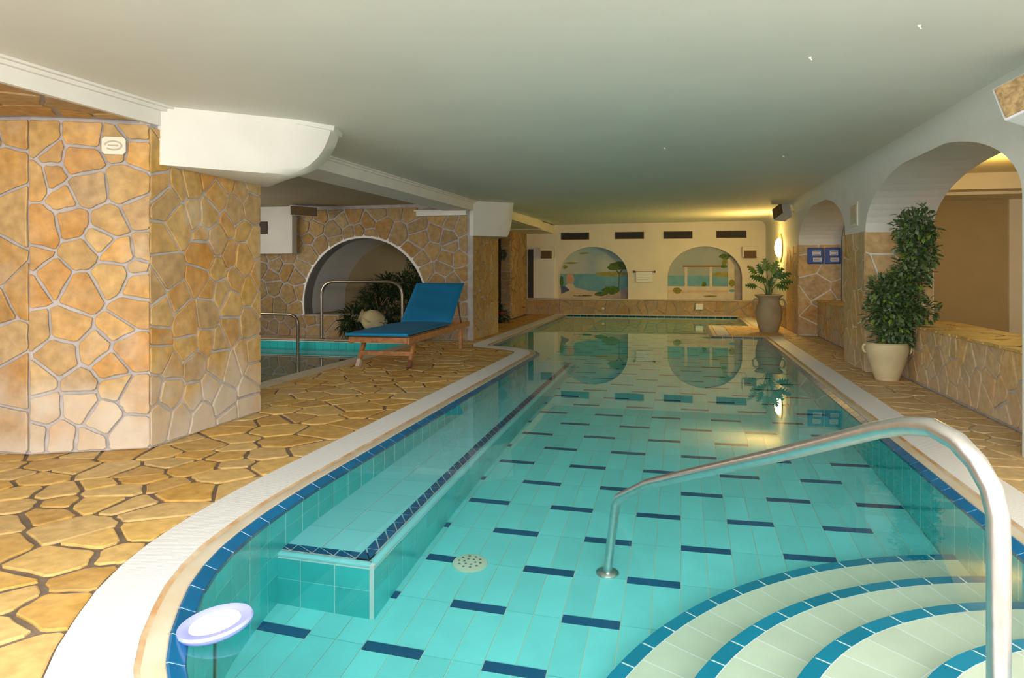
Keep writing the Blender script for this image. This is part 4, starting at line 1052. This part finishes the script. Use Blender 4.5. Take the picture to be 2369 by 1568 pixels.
sp = thing('split_leaf_plant', 'green split-leaf plant growing from the grey urn below the lamp', 'plant', (1.49, 13.1, .62))
def lobed(L, wd, lobes=5):
    pts = [(0, 0)]
    for k in range(lobes):
        t = (k+.6)/(lobes+.2); t2 = (k+1.05)/(lobes+.2)
        wk = wd*math.sin(PI*min(1, .25+t*.72))
        pts.append((wk, L*t+.12*L)); pts.append((wk*.28, L*t2))
    pts.append((0, L))
    return pts
def lobed_leaf(name, mx, L, wd, m, parent):
    h = lobed(L, wd); V = []; F = []
    ax_ = [(0, p[1]*.96) for p in h]
    n = len(h)
    def curl(x, y): return -(x*x)*1.2/max(wd, .01)*.25-(y/L)**2*L*.22
    for p, a_ in zip(h, ax_): V += [mx @ Vector((p[0], p[1], curl(*p))), mx @ Vector((-p[0], p[1], curl(*p))), mx @ Vector((0, a_[1], curl(0, a_[1])+.004))]
    for i in range(n-1):
        a_, c_ = i*3, (i+1)*3
        F += [(a_+2, a_, c_, c_+2), (a_+2, c_+2, c_+1, a_+1)]
    b = B(); b.add(V, F); return b.build(name, m, parent, recalc=False)
tips = [(-.24, .44, .16, 2.2), (-.25, .20, .14, 2.9), (-.12, .42, .15, 1.9), (-.04, .48, .17, 1.7), (.05, .44, .17, 1.3), (.17, .36, .17, .6), (.24, .28, .16, .2), (.14, .22, .15, -.2), (-.04, .28, .16, 2.4), (.07, .36, .17, 1.0), (-.17, .33, .14, 2.6), (.02, .18, .13, 1.4)]
for k, (tx, tz, L_, an) in enumerate(tips):
    ty = q.uniform(-.12, .10)
    b = B(); b.tube(smooth_path([(tx*.12, ty*.1, .0), (tx*.35, ty*.4, tz*.55), (tx*.85, ty, tz*.92)], 4), .007, 6, r2=.004); b.build('stem', M['leaf_p'], sp, smooth=True)
    dirv = Vector((math.cos(an), q.uniform(-.5, -.1), math.sin(an)*.8)).normalized()
    zax = Vector((q.uniform(-.2, .2), -.75, .6)); xax = dirv.cross(zax).normalized(); zax = xax.cross(dirv)
    mx = Matrix((xax, dirv, zax)).transposed().to_4x4(); mx.translation = Vector((tx*.8, ty, tz*.9))
    lobed_leaf('leaf', mx, L_*1.35, L_*.62, M['leaf_y'] if k in (0, 3, 4) else M['leaf_p'], sp)

# niche planting, urn lying among it
def bushy(label, c, blobs, m1, nleaf, Ls, cat='plant', name='shade_plant', sd=3, fl=None, loc=None):
    t = thing(name, label, cat); q = random.Random(sd); bb = B(); b2 = B()
    for (dx, dy, dz, r) in blobs:
        for k in range(nleaf):
            v = Vector((q.gauss(0, 1), q.gauss(0, 1)*.6, q.gauss(0, 1))).normalized()*r*(q.random()**.5)
            d = (v.normalized()+Vector((q.uniform(-.5, .5), q.uniform(-.6, .2), q.uniform(-.4, .5)))).normalized()
            P_, F_ = leaf_geo(Vector(c)+Vector((dx, dy, dz))+v, d, Vector((0, 0, 1)), q.uniform(*Ls), q.uniform(*Ls)*.22, .35)
            (bb if q.random() < .85 else b2).add(P_, F_)
    stuff(bb.build('foliage', m1, t, recalc=False))
    if b2.V: stuff(b2.build('light_foliage', M['leaf'], t, recalc=False))
    b = B()
    for k in range(5): b.tube([(c[0]+q.uniform(-.1, .1), c[1]+.05, c[2]-.02), (c[0]+q.uniform(-.3, .3)*.5, c[1], c[2]+.2)], .008, 6)
    b.build('stem', M['bark'], t)
    return t
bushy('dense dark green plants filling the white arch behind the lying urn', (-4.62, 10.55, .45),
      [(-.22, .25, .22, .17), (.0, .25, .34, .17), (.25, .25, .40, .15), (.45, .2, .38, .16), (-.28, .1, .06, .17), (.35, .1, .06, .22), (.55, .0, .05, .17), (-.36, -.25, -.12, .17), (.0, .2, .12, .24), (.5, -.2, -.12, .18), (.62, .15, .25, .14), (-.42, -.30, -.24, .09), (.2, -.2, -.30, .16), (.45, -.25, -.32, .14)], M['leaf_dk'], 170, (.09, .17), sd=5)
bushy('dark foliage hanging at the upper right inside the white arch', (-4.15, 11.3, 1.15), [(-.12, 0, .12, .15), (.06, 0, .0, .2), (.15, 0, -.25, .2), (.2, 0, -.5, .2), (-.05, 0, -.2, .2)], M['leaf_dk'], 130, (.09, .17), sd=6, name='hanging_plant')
b = B(); b.lathe([(.001, -.0), (.3, 0), (.34, .08), (.28, .15), (.001, .17)], 9, 0, Matrix.Translation((-4.72, 10.3, -.0)) @ Matrix.Scale(.6, 4, (0, 1, 0)))
tag(b.build('planter_rock', M['wallrock']), 'dark low rock under the lying urn in front of the arch', 'rock')
lu = thing('lying_urn', 'pale terracotta urn lying tilted among the dark plants in front of the arch', 'urn')
mxu = Matrix.Translation((-4.62, 10.24, .29)) @ Matrix.Rotation(math.radians(-66), 4, 'Y') @ Matrix.Rotation(math.radians(22), 4, 'X')
b = B(); b.lathe([(.001, -.20), (.08, -.20), (.14, -.12), (.17, 0), (.15, .10), (.10, .16), (.085, .19), (.105, .22), (.11, .235), (.09, .235), (.07, .19), (.001, .17)], 28, 0, mxu); b.build('body', M['pot'], lu, smooth=True)
b = B(); b.lathe([(.001, .172), (.074, .2), (.001, .2)], 16, 0, mxu); b.build('mouth', M['wallrock'], lu)
for s in (-1, 1):
    b = B(); b.tube([mxu @ Vector(p) for p in smooth_path([(0, s*.09, .17), (0, s*.15, .16), (0, s*.18, .10), (0, s*.155, .05)], 4)], .012, 7); b.build('handle', M['pot'], lu, smooth=True)
# recess plants beyond the far pillar
bushy('dark plant with a red flower on the deck beyond the far pillar', (-3.75, 14.2, .18), [(0, 0, 0, .2), (.12, 0, -.05, .14), (-.2, 0, .15, .2)], M['leaf_dk'], 90, (.10, .18), sd=8, name='flowering_plant')
b = B(); b.lathe([(.001, 0), (.05, .02), (.06, .05), (.001, .06)], 9, 0, Matrix.Translation((-3.55, 14.05, .17))); tag(b.build('red_flower', M['flower'], smooth=True), 'small dark red flower at the foot of the far pillar', 'flower')
hp = thing('hanging_shelf', 'small dark shelf with hanging greenery on the wall beyond the far pillar', 'shelf')
b = B(); b.box(-3.9, -3.45, 14.0, 14.2, 1.47, 1.50); b.build('board', M['dark'], hp)
b = B()
for k in range(70):
    P_, F_ = leaf_geo(Vector((q.uniform(-3.9, -3.45), 13.99+q.uniform(0, .2), 1.47)), Vector((q.uniform(-.4, .4), q.uniform(-.4, .2), -1)), Vector((0, 1, 0)), q.uniform(.10, .24), .03); b.add(P_, F_)
stuff(b.build('foliage', M['leaf_dk'], hp, recalc=False))
b = B(); b.box(-3.95, -3.9, 14.0, 14.2, 1.3, 1.50); b.build('bracket', M['dark'], hp)

# ------------------------------------------------------------------ lamp, speakers, signs
sc = thing('wall_lamp', 'lit oval wall lamp glowing yellow-white above the urn', 'lamp', (XR, 14.72, 1.515))
b = B(); V = []; n = 28
for k, (rr_, d) in enumerate(((1.0, 0), (1.0, .02), (.9, .026))):
    for j in range(n): a = 2*PI*j/n; V.append((-d, .27*rr_*math.cos(a), .25*rr_*math.sin(a)))
F = [(i*n+j, i*n+(j+1) % n, (i+1)*n+(j+1) % n, (i+1)*n+j) for i in range(2) for j in range(n)]+[tuple(range(n)), tuple(range(2*n, 3*n))]
b.add(V, F); b.build('back_plate', M['yellow_m'], sc, smooth=True)
b = B(); V = []
for i in range(7):
    ph = PI/2*i/6; rr_ = math.cos(ph)*.82+.001; d = .03+.085*math.sin(ph)
    for j in range(n): a = 2*PI*j/n; V.append((-d, .24*rr_*math.cos(a), .23*rr_*math.sin(a)))
F = [(i*n+j, i*n+(j+1) % n, (i+1)*n+(j+1) % n, (i+1)*n+j) for i in range(6) for j in range(n)]
b.add(V, F); b.build('glass_shade', M['lamp'], sc, smooth=True)

def speaker(label, loc, rz, tilt, roll, sx=.30, sy=.16, sz=.19, front='mesh'):
    s = thing('ceiling_speaker', label, 'speaker', loc)
    mx = Matrix.Rotation(rz, 4, 'Z') @ Matrix.Rotation(tilt, 4, 'X') @ Matrix.Rotation(roll, 4, 'Y')
    prof = [(-sx/2, 0), (-sx/2*.72, -sy/2), (sx/2*.72, -sy/2), (sx/2, 0), (sx/2, sy/2), (-sx/2, sy/2)]
    prof = [(-sx/2, -sy/2), (sx/2, -sy/2), (sx/2*.74, sy/2), (-sx/2*.74, sy/2)]
    b = B(); b.prism(prof, lambda a, c, d: tuple(mx @ Vector((a, c, d))), -sz/2, sz/2); b.build('cabinet', M['grey'], s, bevel=.008)
    b = B(); b.box(-sx/2+.012, sx/2-.012, -sy/2-.012, -sy/2+.004, -sz/2+.012, sz/2-.012, 0, mx); b.build('grille', M[front], s, bevel=.005)
    b = B(); b.tube([mx @ Vector((0, sy/2-.02, 0)), mx @ Vector((0, sy/2+.05, .02)), Vector((0, 0, 0))+(mx @ Vector((0, sy/2+.10, .06)))], .014, 8); b.build('bracket', M['grey'], s, smooth=True)
    b = B(); b.lathe([(.001, -.01), (.035, -.01), (.035, .01), (.001, .01)], 14, 0, Matrix.Translation(mx @ Vector((0, sy/2+.10, .06)))); b.build('mount', M['grey'], s, smooth=True)
speaker('large tan-grilled speaker under the ceiling at the upper right edge', (1.71, 4.02, 1.93), math.radians(-42), math.radians(-14), math.radians(-22), .30, .15, .20)
speaker('grey speaker tilted under the ceiling just above the wall lamp', (1.69, 12.9, 2.06), math.radians(-60), math.radians(-10), math.radians(-25), .26, .2, .22, 'brown')
speaker('brown and grey speaker beside the white duct box above the planted arch', (-5.72, 10.1, 2.03), math.radians(18), math.radians(28), math.radians(4), .42, .16, .17, 'brown')

for k, (x0, x1) in enumerate(((2.030, 2.275), (2.295, 2.538))):
    s = thing('safety_sign', ['blue sign board with two white labels, the one nearer the lamp', 'blue sign board with two white labels, the one nearer the ficus'][k], 'sign')
    z0, z1 = 1.178, 1.443; y = 12.535
    b = B(); b.box(x0, x1, y, y+.03, z0, z1); b.build('board', M['signblue'], s, bevel=.012)
    for (a0, a1, c0, c1) in ((.30, .82, .52, .82), (.34, .88, .14, .38)):
        u0 = x0+(x1-x0)*a0; u1 = x0+(x1-x0)*a1; v0 = z0+(z1-z0)*c0; v1 = z0+(z1-z0)*c1
        b = B(); b.box(u0, u1, y-.003, y, v0, v1); lb_ = b.build('label', M['paper'], s)
        for j in range(3):
            b = B(); zz = v1-(v1-v0)*(.25+.25*j); b.box(u0+.012, u1-.012-.02*(j % 2), y-.0042, y-.003, zz-.004, zz+.003)
            b.build('printed_line', M['flower'] if (k+j) % 3 == 1 else M['ink'], lb_)
# carved mark stone high on the near pillar
pq = thing('wall_plaque', 'small pale carved plaque set high on the near stone pillar', 'plaque')
def onA(a, z, h): return fA(a, z, h)
b = B(); b.prism([(.13, 1.765), (.145, 1.745), (.245, 1.745), (.26, 1.765), (.26, 1.835), (.245, 1.85), (.145, 1.85), (.13, 1.835)], onA, .018, .032); b.build('tablet', M['plaster_w'], pq, bevel=.003)
b = B(); b.tube([onA(.195+.045*math.cos(t), 1.797+.025*math.sin(t), .034) for t in [PI*2*i/18 for i in range(17)]], .005, 6); b.build('relief', M['coping'], pq, smooth=True)
b = B(); b.tube([onA(.17, 1.797, .034), onA(.225, 1.797, .034)], .005, 6); b.build('relief', M['coping'], pq, smooth=True)
pq = thing('wall_plaque', 'small faded picture tile high on the pier between the two right arches', 'plaque')
b = B(); b.box(XR-.012, XR, 8.52, 8.86, 1.56, 1.83); b.build('tablet', M['plaster_w'], pq, bevel=.003)
b = B(); b.box(XR-.015, XR-.011, 8.55, 8.83, 1.59, 1.80); b.build('picture', M['coping'], pq)
b = B(); b.box(XR-.017, XR-.013, 8.57, 8.81, 1.70, 1.785); b.build('picture_sky', cream, pq)
# ceiling flecks
for k, (x, y) in enumerate(((1.016, 3.45), (.63, 3.82), (-.14, 6.35), (.95, 7.2))):
    z = zc(x, y)
    b = B(); b.lathe([(.001, z-.009), (.006, z-.008), (.009, z), (.001, z+.004)], 10, 0, None, (x, y)); b.tube([(x, y, z-.006), (x+.010, y+.006, z-.014)], .003, 6)
    tag(b.build('ceiling_hook', M['plaster'], smooth=True), ['tiny white ceiling hook nearest the camera', 'tiny white ceiling hook second nearest, upper right', 'tiny white ceiling hook over the middle of the pool', 'tiny white ceiling hook towards the wall lamp'][k], 'hook', 'ceiling hooks')
